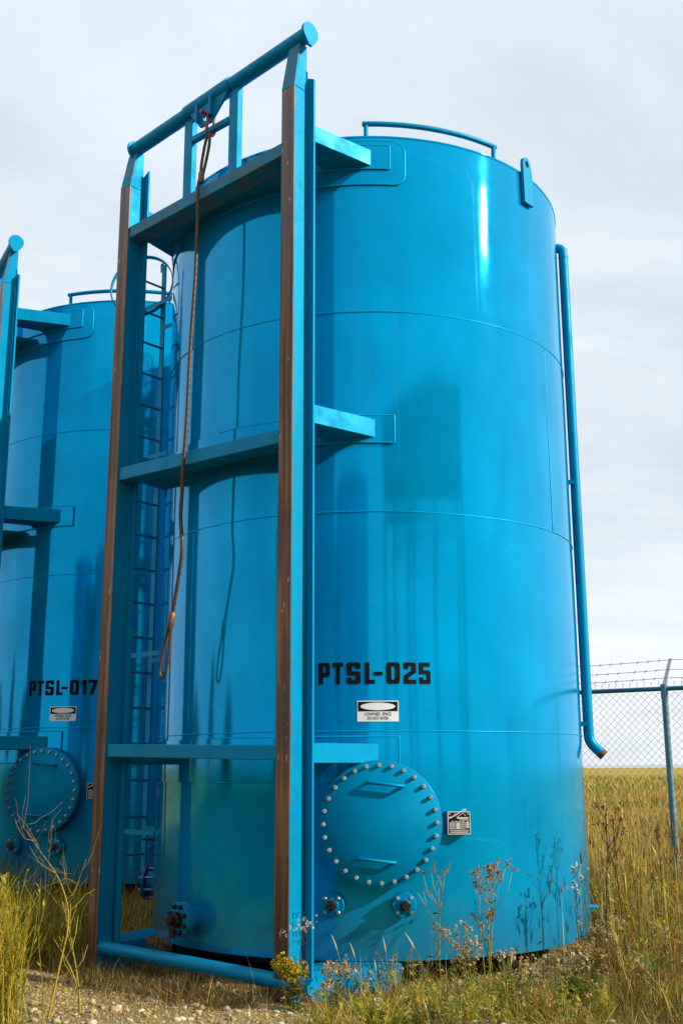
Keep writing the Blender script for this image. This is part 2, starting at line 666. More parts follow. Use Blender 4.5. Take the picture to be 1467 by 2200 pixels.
# ------------------------------------------------------------------ shared small meshes
def hex_bolt_mesh(name, r, h, m):
    mb = MB()
    mb.lathe([(r * 1.12, 0), (r * 1.12, h * .15)], 12, 'y')
    mb.lathe([(r, h * .18), (r, h * .85), (r * .8, h)], 6, 'y')
    me = bpy.data.meshes.new(name)
    me.from_pydata(mb.v, [], mb.f)
    me.materials.append(MATS[m])
    return me


BOLT = hex_bolt_mesh('bolt', .0145, .022, 'zinc')
BOLT_S = hex_bolt_mesh('small_bolt', .0125, .018, 'zinc')
BOLT_D = hex_bolt_mesh('dark_bolt', .016, .03, 'dark_iron')


def rotp(x, z, a):
    return x * cos(a) - z * sin(a), x * sin(a) + z * cos(a)


# ------------------------------------------------------------------ the tank
def make_tank(loc, th, label, number, seed, text_shift=0.0, plain=False):
    T = empty('storage_tank', loc, -th, label=label, category='storage tank', group='blue storage tanks in a row')
    # shell
    na, nz = (240, 130) if not plain else (96, 40)
    v, f = [], []
    for j in range(nz + 1):
        z = TB + (TT - TB) * j / nz
        for i in range(na):
            a = 360 * i / na
            v.append(on_shell(a, z, shell_r(a, z, seed)))
    for j in range(nz):
        for i in range(na):
            f.append((j * na + i, j * na + (i + 1) % na, (j + 1) * na + (i + 1) % na, (j + 1) * na + i))
    sh = mesh_obj('shell', v, f, 'tank_paint', T, True)
    MB().lathe([(R - .01, TB + .005), (R - .06, TB + .006), (.1, TB + .02)], 96).build('floor_plate', 'tank_paint', T, 30)
    MB().lathe([(R + .003, TT - .012), (R + .006, TT - .004), (R + .006, TT + .004), (R - .03, TT + .012), (.05, TT + .17)], 120).build('roof', 'tank_paint', T, 30)
    # weld seams
    for z in (1.68, 3.30, 4.91):
        pts = [on_shell(a, z + .002 * mnoise.noise((a * .3, z, seed)), R + .0005) for a in np.arange(0, 360, 2)]
        MB().tube(pts, .0042, 6, closed=True, prof=lambda i, an: 1 + .25 * mnoise.noise((i * 1.7, seed, 0))).build('weld_seam', 'weld_catchlight', sh, True)
    for a, z0, z1 in ((-10.4, 1.68, 3.30), (96, 3.30, 4.91), (-14, 4.91, TT), (128, TB, 1.68)):
        pts = [on_shell(a, z, R + .0005) for z in np.linspace(z0, z1, 24)]
        MB().tube(pts, .0036, 6, prof=lambda i, an: 1 + .3 * mnoise.noise((i * 1.7, seed, 3))).build('weld_seam', 'weld_catchlight', sh, True)
    # skid below
    for x in (-.95, .95):
        MB().box(x - .08, x + .08, -1.30, 1.45, -.08, .128).build('skid_beam', 'frame_paint', T)
    for y in (-1.0, .2, 1.3):
        MB().box(-.868, .868, y - .05, y + .05, -.07, .126).build('skid_beam', 'frame_paint', T)
    # big rolled pads behind the arms
    for nm, a1, z0, z1, rad, off in (('wrapper_plate', 50.3, 6.005, 6.395, .10, .012), ('pad_plate', 46.4, 6.138, 6.348, .008, .024),
                                     ('pad_plate', 46.6, 3.835, 4.054, .008, .016), ('pad_plate', 46.6, 1.32, 1.642, .012, .016)):
        mb = MB()
        cyl_patch(mb, -a1 - (6 if nm == 'pad_plate' else 0), a1, z0, z1, off, rad)
        pad = mb.build(nm, 'tank_paint', T, 25)
        rr2 = rad
        ol = [on_shell(q, z1, R + off - .002) for q in np.linspace(0, a1 - math.degrees(rr2 / R), 30)]
        ol += [on_shell(a1 - math.degrees((rr2 - rr2 * sin(q)) / R), z1 - rr2 + rr2 * cos(q), R + off - .002) for q in np.linspace(.2, pi / 2, 6)]
        ol += [on_shell(a1 - math.degrees((rr2 - rr2 * cos(q)) / R), z0 + rr2 - rr2 * sin(q), R + off - .002) for q in np.linspace(0, pi / 2, 6)]
        ol += [on_shell(q, z0, R + off - .002) for q in np.linspace(a1 - math.degrees(rr2 / R) - 1, 0, 30)]
        MB().tube(ol, .0055, 6).build('fillet_weld', 'weld_catchlight', pad, True)
    if plain:
        return T
    # columns
    CW, CD = .065, 1.974
    fy = -CD - .15
    for sx, ztop, zb in ((1, 7.03, 6.60), (-1, 6.88, 6.50)):
        x = sx * 1.011
        col = MB()
        col.box(x - .135, x + .135, -CD, -CD + .018, -.09, ztop - .20)
        o = col.build('column', 'frame_paint', T)
        # chamfer on the rear flange top corners
        me = o.data
        for vv in me.vertices:
            pass
        web = MB()
        web.hexa([(x - CW, fy + .012, -.09), (x + CW, fy + .012, -.09), (x + CW, -CD - .002, -.09), (x - CW, -CD - .002, -.09),
                  (x - CW, fy + .012, zb), (x + CW, fy + .012, zb), (x + CW, -CD - .002, zb), (x - CW, -CD - .002, zb)])
        web.hexa([(x - CW, fy + .012, zb + .0005), (x + CW, fy + .012, zb + .0005), (x + CW, -CD - .002, zb + .0005), (x - CW, -CD - .002, zb + .0005),
                  (x - CW + .012, -2.045, ztop - .02), (x + CW, -2.045, ztop - .02), (x + CW, -CD - .002, ztop - .02), (x - CW + .012, -CD - .002, ztop - .02)])
        bevel(web.build('web', 'frame_paint', o), .004)
        MB().tube([(x + sx * .0 + CW + .004, -CD - .006, .05), (x + CW + .004, -CD - .006, ztop - .25)], .007, 6).build('weld', 'frame_paint', o, True)
        ws = MB()
        ws.hexa([(x - CW - .003, fy, -.09), (x + CW + .003, fy, -.09), (x + CW + .003, fy + .0125, -.09), (x - CW - .003, fy + .0125, -.09),
                 (x - CW - .003, fy, zb), (x + CW + .003, fy, zb), (x + CW + .003, fy + .0125, zb), (x - CW - .003, fy + .0125, zb)])
        bevel(ws.build('wear_strip', 'worn_steel', o), .003)
        tp = MB()
        tp.hexa([(x - CW - .003, fy, zb + .001), (x + CW + .003, fy, zb + .001), (x + CW + .003, fy + .0125, zb + .001), (x - CW - .003, fy + .0125, zb + .001),
                 (x - CW + .010, -2.058, ztop - .025), (x + CW - .002, -2.058, ztop - .025), (x + CW - .002, -2.046, ztop - .025), (x - CW + .010, -2.046, ztop - .025)])
        tp.build('sloped_tip', 'worn_paint', o)
        # the flange's cut corner
        for k in range(8):
            v_ = me.vertices[k]
            if v_.co.z > 1 and abs(v_.co.x) > abs(x):
                v_.co.z -= .14
    # number run on the near column's side in weld bead, reading upwards
    if not plain:
        strokes = {'P': [[(0, 0), (0, 1), (.5, 1), (.5, .5), (0, .5)]], 'T': [[(.3, 0), (.3, 1)], [(0, 1), (.6, 1)]], 'S': [[(0, 0), (.5, 0), (.5, .5), (0, .5), (0, 1), (.5, 1)]],
                   'L': [[(0, 1), (0, 0), (.5, 0)]], '2': [[(0, 1), (.5, 1), (.5, .55), (0, 0), (.5, 0)]], '5': [[(.5, 1), (0, 1), (0, .5), (.5, .5), (.5, 0), (0, 0)]]}
        zc = .50
        for ch in 'PTSL 25':
            for st_ in strokes.get(ch, []):
                MB().tube([(1.011 + CW + .002, fy + .045 + (1 - b) * .062, zc - a * .055) for a, b in st_], .0042, 5).build('weld_letter' if ch.isalpha() else 'weld_digit', 'frame_paint', T)
            zc -= .058
    # cross beams (near end, far end)
    for nm, zn, zf, h, m in (('cross_beam', 6.16, 6.10, .11, 'worn_paint'), ('cross_beam', 3.835, 3.885, .11, 'frame_paint'), ('cross_beam', 1.575, 1.615, .10, 'frame_paint')):
        xa, xb = -.945, .945
        y0, y1 = fy + .016, -1.93
        mb = MB()
        mb.hexa([(xa, y0, zf - h), (xb, y0, zn - h), (xb, y1, zn - h), (xa, y1, zf - h), (xa, y0, zf), (xb, y0, zn), (xb, y1, zn), (xa, y1, zf)])
        bm = bevel(mb.build(nm, m, T), .006, 2)
        sd = MB()
        pts = [(R * sin(radians(a)), -(R + .004) * cos(radians(a))) for a in range(-27, 28, 3)]
        sd.prism([(-.80, -1.932), (.80, -1.932)] + pts[::-1], (zn + zf) / 2 - h * .62, (zn + zf) / 2 - h * .38)
        sd.build('saddle_plate', 'frame_paint', bm)
    # arms from the columns to the shell
    for sx in (1, -1):
        for z0, z1, ze0, ze1 in ((6.165, 6.305, 6.165, 6.305), (3.875, 4.02, 3.875, 4.02), (1.455, 1.59, 1.455, 1.59), (-.06, .125, .02, .125)):
            oe = on_shell(42.4, 0, R + .004)
            dx, dy = (0, 0)
            if z0 < .5:
                oe = (1.36, -1.30, 0)
            poly = [(1.125, -1.953), (oe[0], oe[1]), (1.10, -1.38), (.90, -1.56), (.90, -1.953)]
            if sx < 0:
                poly = [(-q[0], q[1]) for q in poly][::-1]
            bevel(MB().prism(poly, z0, z1).build('support_arm', 'frame_paint', T), .004)
    # bottom tie pipe
    MB().tube([(-1.05, -2.07, .095), (0, -2.075, .085), (1.25, -2.08, .065)], .05, 16).build('tie_pipe', 'frame_paint', T, 40)
    # top pipe with its end caps and sleeve
    zl = lambda x: 6.96 + (x + 1.0) * (7.11 - 6.96) / 2.1 - .045
    pp = MB().tube([(-1.00, -2.03, zl(-1.00)), (1.14, -2.03, zl(1.14))], .062, 24).build('top_pipe', 'frame_paint', T, 40)
    for sx in (-1, 1):
        x = 1.155 if sx > 0 else -1.013
        pts = [(.085 * sin(q), .085 * cos(q)) for q in np.linspace(-2.2, 2.2, 20)] + [(.02, -.115), (-.02, -.115)]
        v = [(x - .012 * sx, -2.03 + a, zl(x) + b) for a, b in pts] + [(x + .012 * sx, -2.03 + a, zl(x) + b) for a, b in pts]
        n = len(pts)
        fs = [tuple(range(n)), tuple(range(n, 2 * n))[::-1]] + [(i, (i + 1) % n, (i + 1) % n + n, i + n) for i in range(n)]
        mesh_obj('end_cap', v, fs, 'frame_paint', pp)
    sl = MB().tube([(-.29, -2.03, zl(-.29)), (.27, -2.03, zl(.27))], .074, 24).build('sleeve', 'frame_paint', pp, 40)
    for x in (-.262, .302):
        bevel(MB().box(x - .052, x + .052, -2.045, -1.985, 6.12 + .03 * x, zl(x) - .03).build('upright', 'frame_paint', T), .006, 2)
    bevel(MB().hexa([(-.21, -2.05, 6.665), (.25, -2.05, 6.665), (.25, -2.00, 6.665), (-.21, -2.00, 6.665), (-.21, -2.05, 6.715), (.25, -2.05, 6.715), (.25, -2.00, 6.715), (-.21, -2.00, 6.715)]).build('tie_bar', 'frame_paint', T), .004)
    # hanging lug plate with an eye
    ou = [(-.20, zl(0) - .05), (-.20, zl(0) - .09), (-.08, 6.735), (.06, 6.735), (.24, zl(.2) - .09), (.24, zl(.2) - .05)]
    eye = [(-.01 + .032 * cos(q), 6.80 + .032 * sin(q)) for q in np.linspace(0, 2 * pi, 14)[:-1]]
    v2, f2 = fill2d([ou, eye])
    lug = MB()
    for y, flip in ((-2.052, False), (-2.074, True)):
        lug.add([(a, y, b) for a, b, _ in v2], [q[::-1] if flip else q for q in f2])
    for lp in (ou, eye):
        n = len(lp)
        lug.add([(a, -2.052, b) for a, b in lp] + [(a, -2.074, b) for a, b in lp], [(i, (i + 1) % n, (i + 1) % n + n, i + n) for i in range(n)])
    lo = lug.build('lug_plate', 'frame_paint', T)
    for x in (-.09, .08):
        MB().box(x - .012, x + .012, -2.115, -2.0745, 6.78, zl(x) - .04).build('rib', 'frame_paint', lo)
    # manhole
    ha, hz, tilt = 42.0, 1.045, -radians(7)
    rot = (0, 0, radians(ha))
    neck = MB().lathe([(.375, -.15), (.375, .085)], 64, 'y').build('manhole_neck', 'frame_paint', T, 40, loc=on_shell(ha, hz, R - .03), rot=rot)
    mfl = MB().lathe([(.425, .082), (.43, .086), (.43, .103), (.426, .106)], 96, 'y').build('manhole_flange', 'frame_paint', neck, 40)
    cov = MB().lathe([(.427, .109), (.432, .113), (.432, .130), (.427, .134)], 96, 'y').build('manhole_cover', 'frame_paint', T, 40, loc=on_shell(ha, hz, R - .03), rot=rot)
    for i in range(28):
        q = tilt + radians(6.4) + 2 * pi * i / 28
        share('bolt', BOLT, cov, (.396 * sin(q), -.134, .396 * cos(q)), (0, random.random() * 2, 0))
    for sx, dz in ((.04, .265), (-.028, -.245)):
        cx, cz = sx, dz
        a = [rotp(d, 0, tilt * .85) for d in (-.125, .125)]
        pts = []
        (x0, z0_), (x1, z1_) = a
        for x, z, y in ((x0, z0_, -.132), (x0, z0_, -.165), (x0 * .97, z0_ * .97, -.178), (x1 * .97, z1_ * .97, -.178), (x1, z1_, -.165), (x1, z1_, -.132)):
            pts.append((cx + x, y, cz + z))
        MB().tube(pts, .0115, 10).build('handle', 'frame_paint', cov, True)
    # two small plugged nozzles
    for a, rusty in ((31.8, 0), (46.9, 0)):
        nz_ = MB()
        nz_.lathe([(.055, -.03), (.055, .05)], 24, 'y')
        nz_.lathe([(.082, .035), (.084, .04), (.084, .062), (.080, .066)], 40, 'y')
        nz_.lathe([(.047, .066), (.047, .078), (.043, .082)], 32, 'y')
        nb = nz_.build('nozzle_flange', 'frame_paint', T, 40, loc=on_shell(a, .50), rot=(0, 0, radians(a)))
        for q in range(4):
            an = pi / 4 + q * pi / 2
            share('bolt', BOLT_S, nb, (.066 * cos(an), -.066, .066 * sin(an)))
        pl = MB()
        pl.lathe([(.036, .082), (.036, .105), (.03, .108)], 24, 'y')
        s_ = .021
        w = radians(30 if a > 40 else 8)
        pl.add([(sg[0] * s_ * cos(w) - sg[1] * s_ * sin(w), -y, sg[0] * s_ * sin(w) + sg[1] * s_ * cos(w)) for y in (.107, .142) for sg in ((-1, -1), (1, -1), (1, 1), (-1, 1))],
               [(0, 1, 2, 3), (7, 6, 5, 4), (0, 4, 5, 1), (1, 5, 6, 2), (2, 6, 7, 3), (3, 7, 4, 0)])
        pl.build('plug', 'dark_iron' if number[-1] == '5' else 'rusty_iron', nb)
    # front drain flange with its black stub
    a = -5.5
    dr = MB()
    dr.lathe([(.075, -.03), (.075, .10)], 24, 'y')
    dr.lathe([(.118, .085), (.122, .09), (.122, .112), (.118, .116)], 40, 'y')
    dr.lathe([(.118, .120), (.122, .124), (.122, .146), (.118, .150)], 40, 'y')
    db = dr.build('drain_flange', 'frame_paint', T, 40, loc=on_shell(a, .345), rot=(0, 0, radians(a)))
    for q in range(8):
        an = pi / 8 + q * pi / 4
        share('bolt', BOLT_D, db, (.096 * cos(an), -.15, .096 * sin(an)))
    st = MB()
    st.lathe([(.055, .15), (.055, .19), (.048, .2)], 24, 'y')
    st.lathe([(.034, .2), (.034, .235), (.028, .24)], 6, 'y')
    st.tube([(-.0, -.185, .02), (.0, -.20, -.08), (0, -.20, -.12)], .022, 8)
    st.build('plug', 'dark_iron', db, 30)
    # butterfly valve on the shell's side
    a = -61
    vb = MB()
    vb.lathe([(.09, -.05), (.09, .09)], 24, 'y')
    vb.lathe([(.155, .07), (.155, .095)], 40, 'y')
    vo = vb.build('valve_nozzle', 'frame_paint', T, 40, loc=on_shell(a, .44), rot=(0, 0, radians(a)))
    body = MB()
    body.lathe([(.11, .097), (.115, .10), (.115, .17), (.11, .173)], 32, 'y')
    body.box(-.03, .03, -.16, -.11, .10, .30)
    body.lathe([(.07, 0), (.07, .02)], 20)
    body.v = body.v[:-40] + [(x, y - .135, z + .30) for x, y, z in body.v[-40:]]
    body.tube([(0, -.135, .32), (0, -.135, .36)], .018, 8)
    body.build('valve_body', 'valve_paint', vo, 40)
    MB().lathe([(.155, .175), (.155, .20)], 40, 'y').build('flange', 'valve_paint', vo, 40)
    for q in range(8):
        an = pi / 8 + q * pi / 4
        MB().tube([(.132 * cos(an), -.06, .132 * sin(an)), (.132 * cos(an), -.225, .132 * sin(an))], .009, 6).build('stud', 'zinc', vo)
    cp = MB().lathe([(.07, .2), (.07, .25), (.05, .26)], 20, 'y').build('cap', 'dark_iron', vo, 40)
    MB().tube([(0, -.135, .355), (.06, -.16, .37), (.16, -.19, .375)], .011, 6).build('lever', 'rusty_iron', vo)
    # nameplate box
    a = 59.4
    bx = MB()
    bx.box(-.083, .083, -.075, .03, -.078, .078)
    nb = bevel(bx.build('nameplate_bracket', 'frame_paint', T, None, loc=on_shell(a, 1.042), rot=(0, 0, radians(a - 8))), .003)
    MB().box(-.080, .080, -.079, -.0755, -.075, .075).build('plate', 'black_paint', nb)
    rim = MB()
    for q in ((-.082, .082, .072, .078), (-.082, .082, -.078, -.072), (-.083, -.077, -.0715, .0715), (.077, .083, -.0715, .0715)):
        rim.box(q[0], q[1], -.082, -.0792, q[2], q[3])
    rim.build('plate_rim', 'plate_grey', nb)
    pr = MB()
    for x in (-.066, .066):
        pr.add([(x + .0055 * cos(q), -.0815, .062 + .0055 * sin(q)) for q in np.linspace(0, 2 * pi, 9)[:-1]], [tuple(range(8))])

    def bar(x0, x1, z, h):
        pr.add([(x0, -.0812, z), (x1, -.0812, z), (x1, -.0812, z + h), (x0, -.0812, z + h)], [(0, 1, 2, 3)])
    tv, tf = text2d('Manufactured by', .021, 'LEFT')
    ca, sa = cos(radians(27)), sin(radians(27))
    tx = MB().add([(-.070 + x * ca - y * sa, -.0814, .026 + x * sa + y * ca) for x, y, _ in tv], tf)
    tx.build('plate_lettering', 'sign_white', nb)
    for p0, p1 in (((-.02, .035), (.03, .066)), ((.03, .066), (.052, .047))):
        d = Vector((p1[0] - p0[0], p1[1] - p0[1])).normalized()
        o2 = Vector((-d.y, d.x)) * .0018
        pr.add([(p0[0] + o2.x, -.0812, p0[1] + o2.y), (p0[0] - o2.x, -.0812, p0[1] - o2.y), (p1[0] - o2.x, -.0812, p1[1] - o2.y), (p1[0] + o2.x, -.0812, p1[1] + o2.y)], [(0, 1, 2, 3)])
    bar(-.012, .068, .027, .012)
    bar(.006, .066, .018, .005)
    for i, x in enumerate((-.055, -.03, -.005, .022, .055)):
        bar(x, x + .019, .008, .005)
    rr = random.Random(5)
    for i in range(4):
        z = -.004 - i * .0125
        bar(-.070, -.070 + .02 + rr.random() * .004, z, .007)
        bar(-.046, -.046 + .014 + rr.random() * .006, z, .007)
        bar(.012, .012 + .020, z, .007)
        bar(.035, .035 + .010 + rr.random() * .004, z, .007)
    bar(-.022, .008, -.042, .045)
    bar(.052, .072, -.036, .042)
    for i in range(5):
        bar(-.067 + i * .028, -.067 + i * .028 + .025, -.053, .005)
    bar(-.064, .066, -.066, .007)
    pr.build('plate_printing', 'plate_grey', nb, kind='stuff')
    # stencilled number
    H = .157
    starts = dict(zip(range(8), (0, .67, 1.32, 2.17, 2.55, 3.15, 3.95, 4.68)))
    widths = [.54, .50, .65, .46, .43, .64, .60, .56]
    if number[-1] == '7':
        starts[6], starts[7] = 3.93, 4.44
        widths[6], widths[7] = .38, .60
    for i, c in enumerate(number):
        lp, gw = glyph(c)
        k = widths[i] / gw
        v2, f2 = fill2d(lp)
        v2 = [((x * k + starts[i]) * H, y * H, 0) for x, y, _ in v2]
        mesh_obj('stencil_letter' if c.isalpha() else 'stencil_digit' if c.isdigit() else 'stencil_dash', wrap(v2, 28.4 + text_shift, 2.014, .0042), f2, 'black_paint', T)
    # warning sign
    a0, z0 = 37.25 + text_shift, 1.747

    def sheet(u0, u1, w0, w1, off, n=6):
        mb = MB()
        for i in range(n):
            x0, x1 = u0 + (u1 - u0) * i / n, u0 + (u1 - u0) * (i + 1) / n
            mb.add(wrap([(x0, w0, 0), (x1, w0, 0), (x1, w1, 0), (x0, w1, 0)], a0, z0, off), [(0, 1, 2, 3)])
        return mb
    sg = sheet(0, .298, 0, .148, .0045).build('warning_sign', 'sign_white', T)
    sheet(.007, .291, .073, .141, .0060).build('sign_header', 'black_paint', sg)
    el = [(.149 + .125 * cos(q), .107 + .027 * sin(q), 0) for q in np.linspace(0, 2 * pi, 41)[:-1]]
    mb = MB()
    for k in range(20):
        p0, p1 = el[k], el[(k + 1) % 40]
        q0, q1 = el[(40 - k) % 40], el[(39 - k) % 40]
        mb.add(wrap([p0, p1, q1, q0], a0, z0, .0075), [(0, 1, 2, 3)])
    mb.build('sign_oval', 'sign_white', sg)
    for body, y in (('CONFINED  SPACE', .043), ('DO NOT ENTER', .013)):
        tv, tf = text2d(body, .031)
        w = max(p[0] for p in tv) - min(p[0] for p in tv)
        k = (.19 if 'SPACE' in body else .152) / w
        MB().add(wrap([(x * k + .149, yy + y, 0) for x, yy, _ in tv], a0, z0, .0062), tf).build('sign_lettering', 'black_paint', sg)
    # grab rail on the rim
    zr = TT + .125
    pts = [on_shell(q, zr, R - .015) for q in np.linspace(39.5, 78, 28)]
    rl = MB().tube(pts, .022, 12).build('rim_rail', 'frame_paint', T, 40)
    for q in (40.5, 77.2):
        MB().tube([on_shell(q, TT - .02, R - .02), on_shell(q, zr, R - .015)], .019, 10).build('rail_post', 'frame_paint', rl, 40)
    # lifting lugs at the rim
    for q in (89.6, 205, 325):
        ou = [(-.068, -.29), (.065, -.29), (.065, .0), (.042, .10), (.02, .145), (-.03, .15), (-.068, .125), (-.078, .07)]
        ho = [(-.015 + .030 * cos(t), .085 + .030 * sin(t)) for t in np.linspace(0, 2 * pi, 13)[:-1]]
        v2, f2 = fill2d([ou, ho])
        lg = MB()
        for y, fl in ((-.036, False), (-.008, True)):
            lg.add([(x, y, z) for x, z, _ in v2], [t[::-1] if fl else t for t in f2])
        for lp in (ou, ho):
            n = len(lp)
            lg.add([(x, -.036, z) for x, z in lp] + [(x, -.008, z) for x, z in lp], [(i, (i + 1) % n, (i + 1) % n + n, i + n) for i in range(n)])
        lgo = lg.build('lifting_lug', 'frame_paint', T, None, loc=on_shell(q, TT), rot=(0, 0, radians(q)))
        MB().tube([(.06, .0, .09), (.13, .10, .02)], .012, 8).build('brace', 'frame_paint', lgo, 40)
    # overflow pipe
    def pp_(z, r=1.887, a=121.5):
        return on_shell(a, z, r)
    pts = [pp_(6.20, 1.80), pp_(6.20, 1.84), pp_(6.19, 1.868), pp_(6.165, 1.884), pp_(6.13)] + [pp_(z) for z in np.linspace(5.9, 1.72, 12)]
    e = [pp_(1.68), pp_(1.645, 1.893), pp_(1.61, 1.912), pp_(1.58, 1.94), pp_(1.545, 1.975)]
    pts += e
    op = MB().tube(pts, .044, 18).build('overflow_pipe', 'frame_paint', T, 50)
    MB().tube([pp_(1.5455, 1.9745), pp_(1.515, 2.005)], .0445, 18).build('pipe_tip', 'rusty_iron', op, 50)
    for z in (6.10, 1.73):
        MB().tube([pp_(z), pp_(z - .006)], .047, 18).build('weld', 'frame_paint', op, 50)
    for z in (3.9, 1.78):
        MB().box(-.012, .012, -.05, .01, -.02, .02).build('pipe_bracket', 'frame_paint', T, None, loc=on_shell(119.5, z), rot=(0, 0, radians(119.5)))
    # small outrigger foot at the tank's right hand edge
    bevel(MB().prism([(1.50, .78), (1.60, .78), (1.665, .86), (1.625, .97), (1.5, 1.0)], .30, .318).build('foot_plate', 'frame_paint', T), .003)
    # ladder: two rails, rungs, a hoop at the top
    lx, ya, yb = -1.80, -1.01, -1.42
    rl = MB()
    for y in (ya, yb):
        rl.box(lx - .03, lx + .03, y - .006, y + .006, .52, 6.40)
        rl.box(lx - .055, lx - .0, y - .007, y - .0062, 6.33, 6.43)
    lad = rl.build('ladder_rail', 'frame_paint', T)
    rm = MB().tube([(0, yb - .012, 0), (0, ya + .012, 0)], .0115, 8)
    rme = rm.build('rung', 'frame_paint', lad, 40, loc=(lx, 0, .68)).data
    for i in range(1, 18):
        share('rung', rme, lad, (lx, 0, .68 + i * .3215))
    for z in (.9, 2.4, 4.2, 5.7):
        for y in (ya, yb):
            rr_ = -sqrt(max(.01, R * R - y * y)) if abs(y) < R else 0
            MB().box(lx + .028, rr_ + .02, y - .03, y - .024, z - .02, z + .02).build('standoff', 'frame_paint', lad)
    e1, c0 = Vector((-.75, -.66, 0)), Vector((lx - .16, -1.16, 6.17))
    e2 = Vector((.12, .10, 1)).normalized()
    hv, hf, n = [], [], 48
    for i in range(n):
        q = 2 * pi * i / n
        d = e1 * cos(q) + e2 * sin(q)
        nn = Vector((.66, -.75, 0))
        for r_, w_ in ((.30, -.03), (.30, .03), (.31, .03), (.31, -.03)):
            p = c0 + e1 * (cos(q) * r_) + e2 * (sin(q) * r_ * 1.05) + nn * w_
            hv.append(tuple(p))
    for i in range(n):
        for k in range(4):
            hf.append((i * 4 + k, i * 4 + (k + 1) % 4, ((i + 1) % n) * 4 + (k + 1) % 4, ((i + 1) % n) * 4 + k))
    mesh_obj('hoop', hv, hf, 'frame_paint', lad)
    return T


def sm(x):
    x = np.clip(x, 0, 1)
    return x * x * (3 - 2 * x)


def gh(x, y):
    """height of the ground"""
    x, y = np.asarray(x, float), np.asarray(y, float)
    h = .165 * sm((y - 10.6 - .25 * x) / 1.9) * sm((.9 - x) / 1.6) * sm((40 - y) / 20)
    h = h + .012 * np.sin(x * 1.9 + .4) * np.sin(y * 1.6) + .008 * np.sin(x * 5.1 + y * 2.3)
    h = h - .055 * sm((3.4 - np.hypot(x - .236, y - 9.86)) / 1.0)
    far = np.clip((y - 16) / 40, 0, 1)
    h = h + far * .15 * np.sin(x * .13 + 1) * np.sin(y * .09)
    return h


C1, TH1 = (.23581, 9.86386), .720158
C2, TH2 = (-2.4931, 13.4349), 1.04429
tank1 = make_tank((C1[0], C1[1], 0), TH1, 'large glossy blue cylindrical tank in the foreground with rust-worn frame, the nearer one', 'PTSL-025', 0)
tank2 = make_tank((C2[0], C2[1], .165), TH2, 'shaded blue cylindrical tank half hidden behind the nearer tank at the left edge', 'PTSL-017', 20, 4.6)
tank3 = make_tank((-1.95, -3.9, 0), TH1 + pi, 'blue tank right behind the viewpoint, rightmost of three seen only mirrored', '', 40, 0, True)
make_tank((-6.6, -3.4, 0), TH1 + pi, 'blue tank added behind the viewpoint to darken reflections, middle of three seen only mirrored', '', 41, 0, True)  # this tank and the next are added to darken the rear tank's reflection
make_tank((-11.2, -3.0, 0), TH1 + pi, 'blue tank added behind the viewpoint to darken reflections, leftmost of three seen only mirrored', '', 42, 0, True)


def tl(x, y, z, C=C1, th=TH1):      # tank 1 local -> world
    return Vector((C[0] + x * cos(th) + y * sin(th), C[1] - x * sin(th) + y * cos(th), z))


# ------------------------------------------------------------------ sling and shackle
def world_obj(mb, name, m, origin, parent=None, smooth=None, **props):
    o = mb.build(name, m, parent, smooth)
    if parent is None:
        o.data.transform(Matrix.Translation(-Vector(origin)))
        o.location = origin
    for k, v in props.items():
        o[k] = v
    return o


def spline(pts, n):
    pts = [Vector(p) for p in pts]
    P = [pts[0] * 2 - pts[1]] + pts + [pts[-1] * 2 - pts[-2]]
    out = []
    for i in range(1, len(P) - 2):
        for k in range(n):
            t = k / n
            a, b, c, d = P[i - 1], P[i], P[i + 1], P[i + 2]
            out.append(.5 * ((2 * b) + (c - a) * t + (2 * a - 5 * b + 4 * c - d) * t * t + (3 * b - a - 3 * c + d) * t ** 3))
    out.append(pts[-1])
    return out


def resample(p, step):
    out = [p[0]]
    acc = 0
    for a, b in zip(p[:-1], p[1:]):
        d = (b - a).length
        while acc + d >= step:
            t = (step - acc) / d
            a = a + (b - a) * t
            d = (b - a).length
            out.append(a)
            acc = 0
        acc += d
    out.append(p[-1])
    return out


sling = empty('wire_rope_sling', tl(-.03, -2.14, 6.0), 0, label='long rusty brown wire rope sling with loops hanging down the frame', category='wire rope')


def child_world(mb, name, m, parent, smooth=None):
    o = mb.build(name, m, parent, smooth)
    o.matrix_parent_inverse = Matrix.Translation(-parent.location)
    return o


def rope(pts, r, name):
    p = resample(spline(pts, 24), .012)
    tw = lambda i, an: 1 + .17 * (abs(cos(3 * (an - i * .21))) - .6)
    return child_world(MB().tube(p, r, 24, prof=tw), name, 'wire_rope', sling, True)


yR = -2.145
main = [tl(.012, -2.12, 6.20), tl(.005, yR, 6.12), tl(.01, yR, 5.78), tl(.0, yR, 5.29), tl(-.035, yR, 4.70), tl(-.052, yR, 4.12), tl(-.08, yR, 3.70), tl(-.083, yR, 3.53), tl(-.09, yR, 3.32), tl(-.062, yR, 3.06), tl(-.112, yR + .01, 2.815), tl(-.178, yR + .02, 2.57)]
rope(main, .0145, 'rope')
SHK = tl(.045, -2.085, 6.735)
for s in (-1, 1):
    rope([tl(.012 + s * .012, -2.115, 6.235), tl(.012 + s * .026, -2.10, 6.34), tl(.035 + s * .030, -2.09, 6.50), tl(.045 + s * .016, -2.085, 6.595), tl(.045 + s * .001, -2.085, 6.618)], .0125, 'eye_loop')
child_world(MB().tube([tl(.013, -2.119, 6.255), tl(.012, -2.12, 6.245), tl(.011, -2.123, 6.165), tl(.010, -2.125, 6.155)], [.022, .026, .026, .021], 16), 'ferrule', 'ferrule', sling, 50)
f0, f1 = tl(-.176, yR + .02, 2.585), tl(-.20, yR + .02, 2.475)
child_world(MB().tube([f0 + (f0 - f1) * .1, f0, f1, f1 - (f0 - f1) * .08], [.017, .027, .027, .022], 16), 'ferrule', 'ferrule', sling, 50)
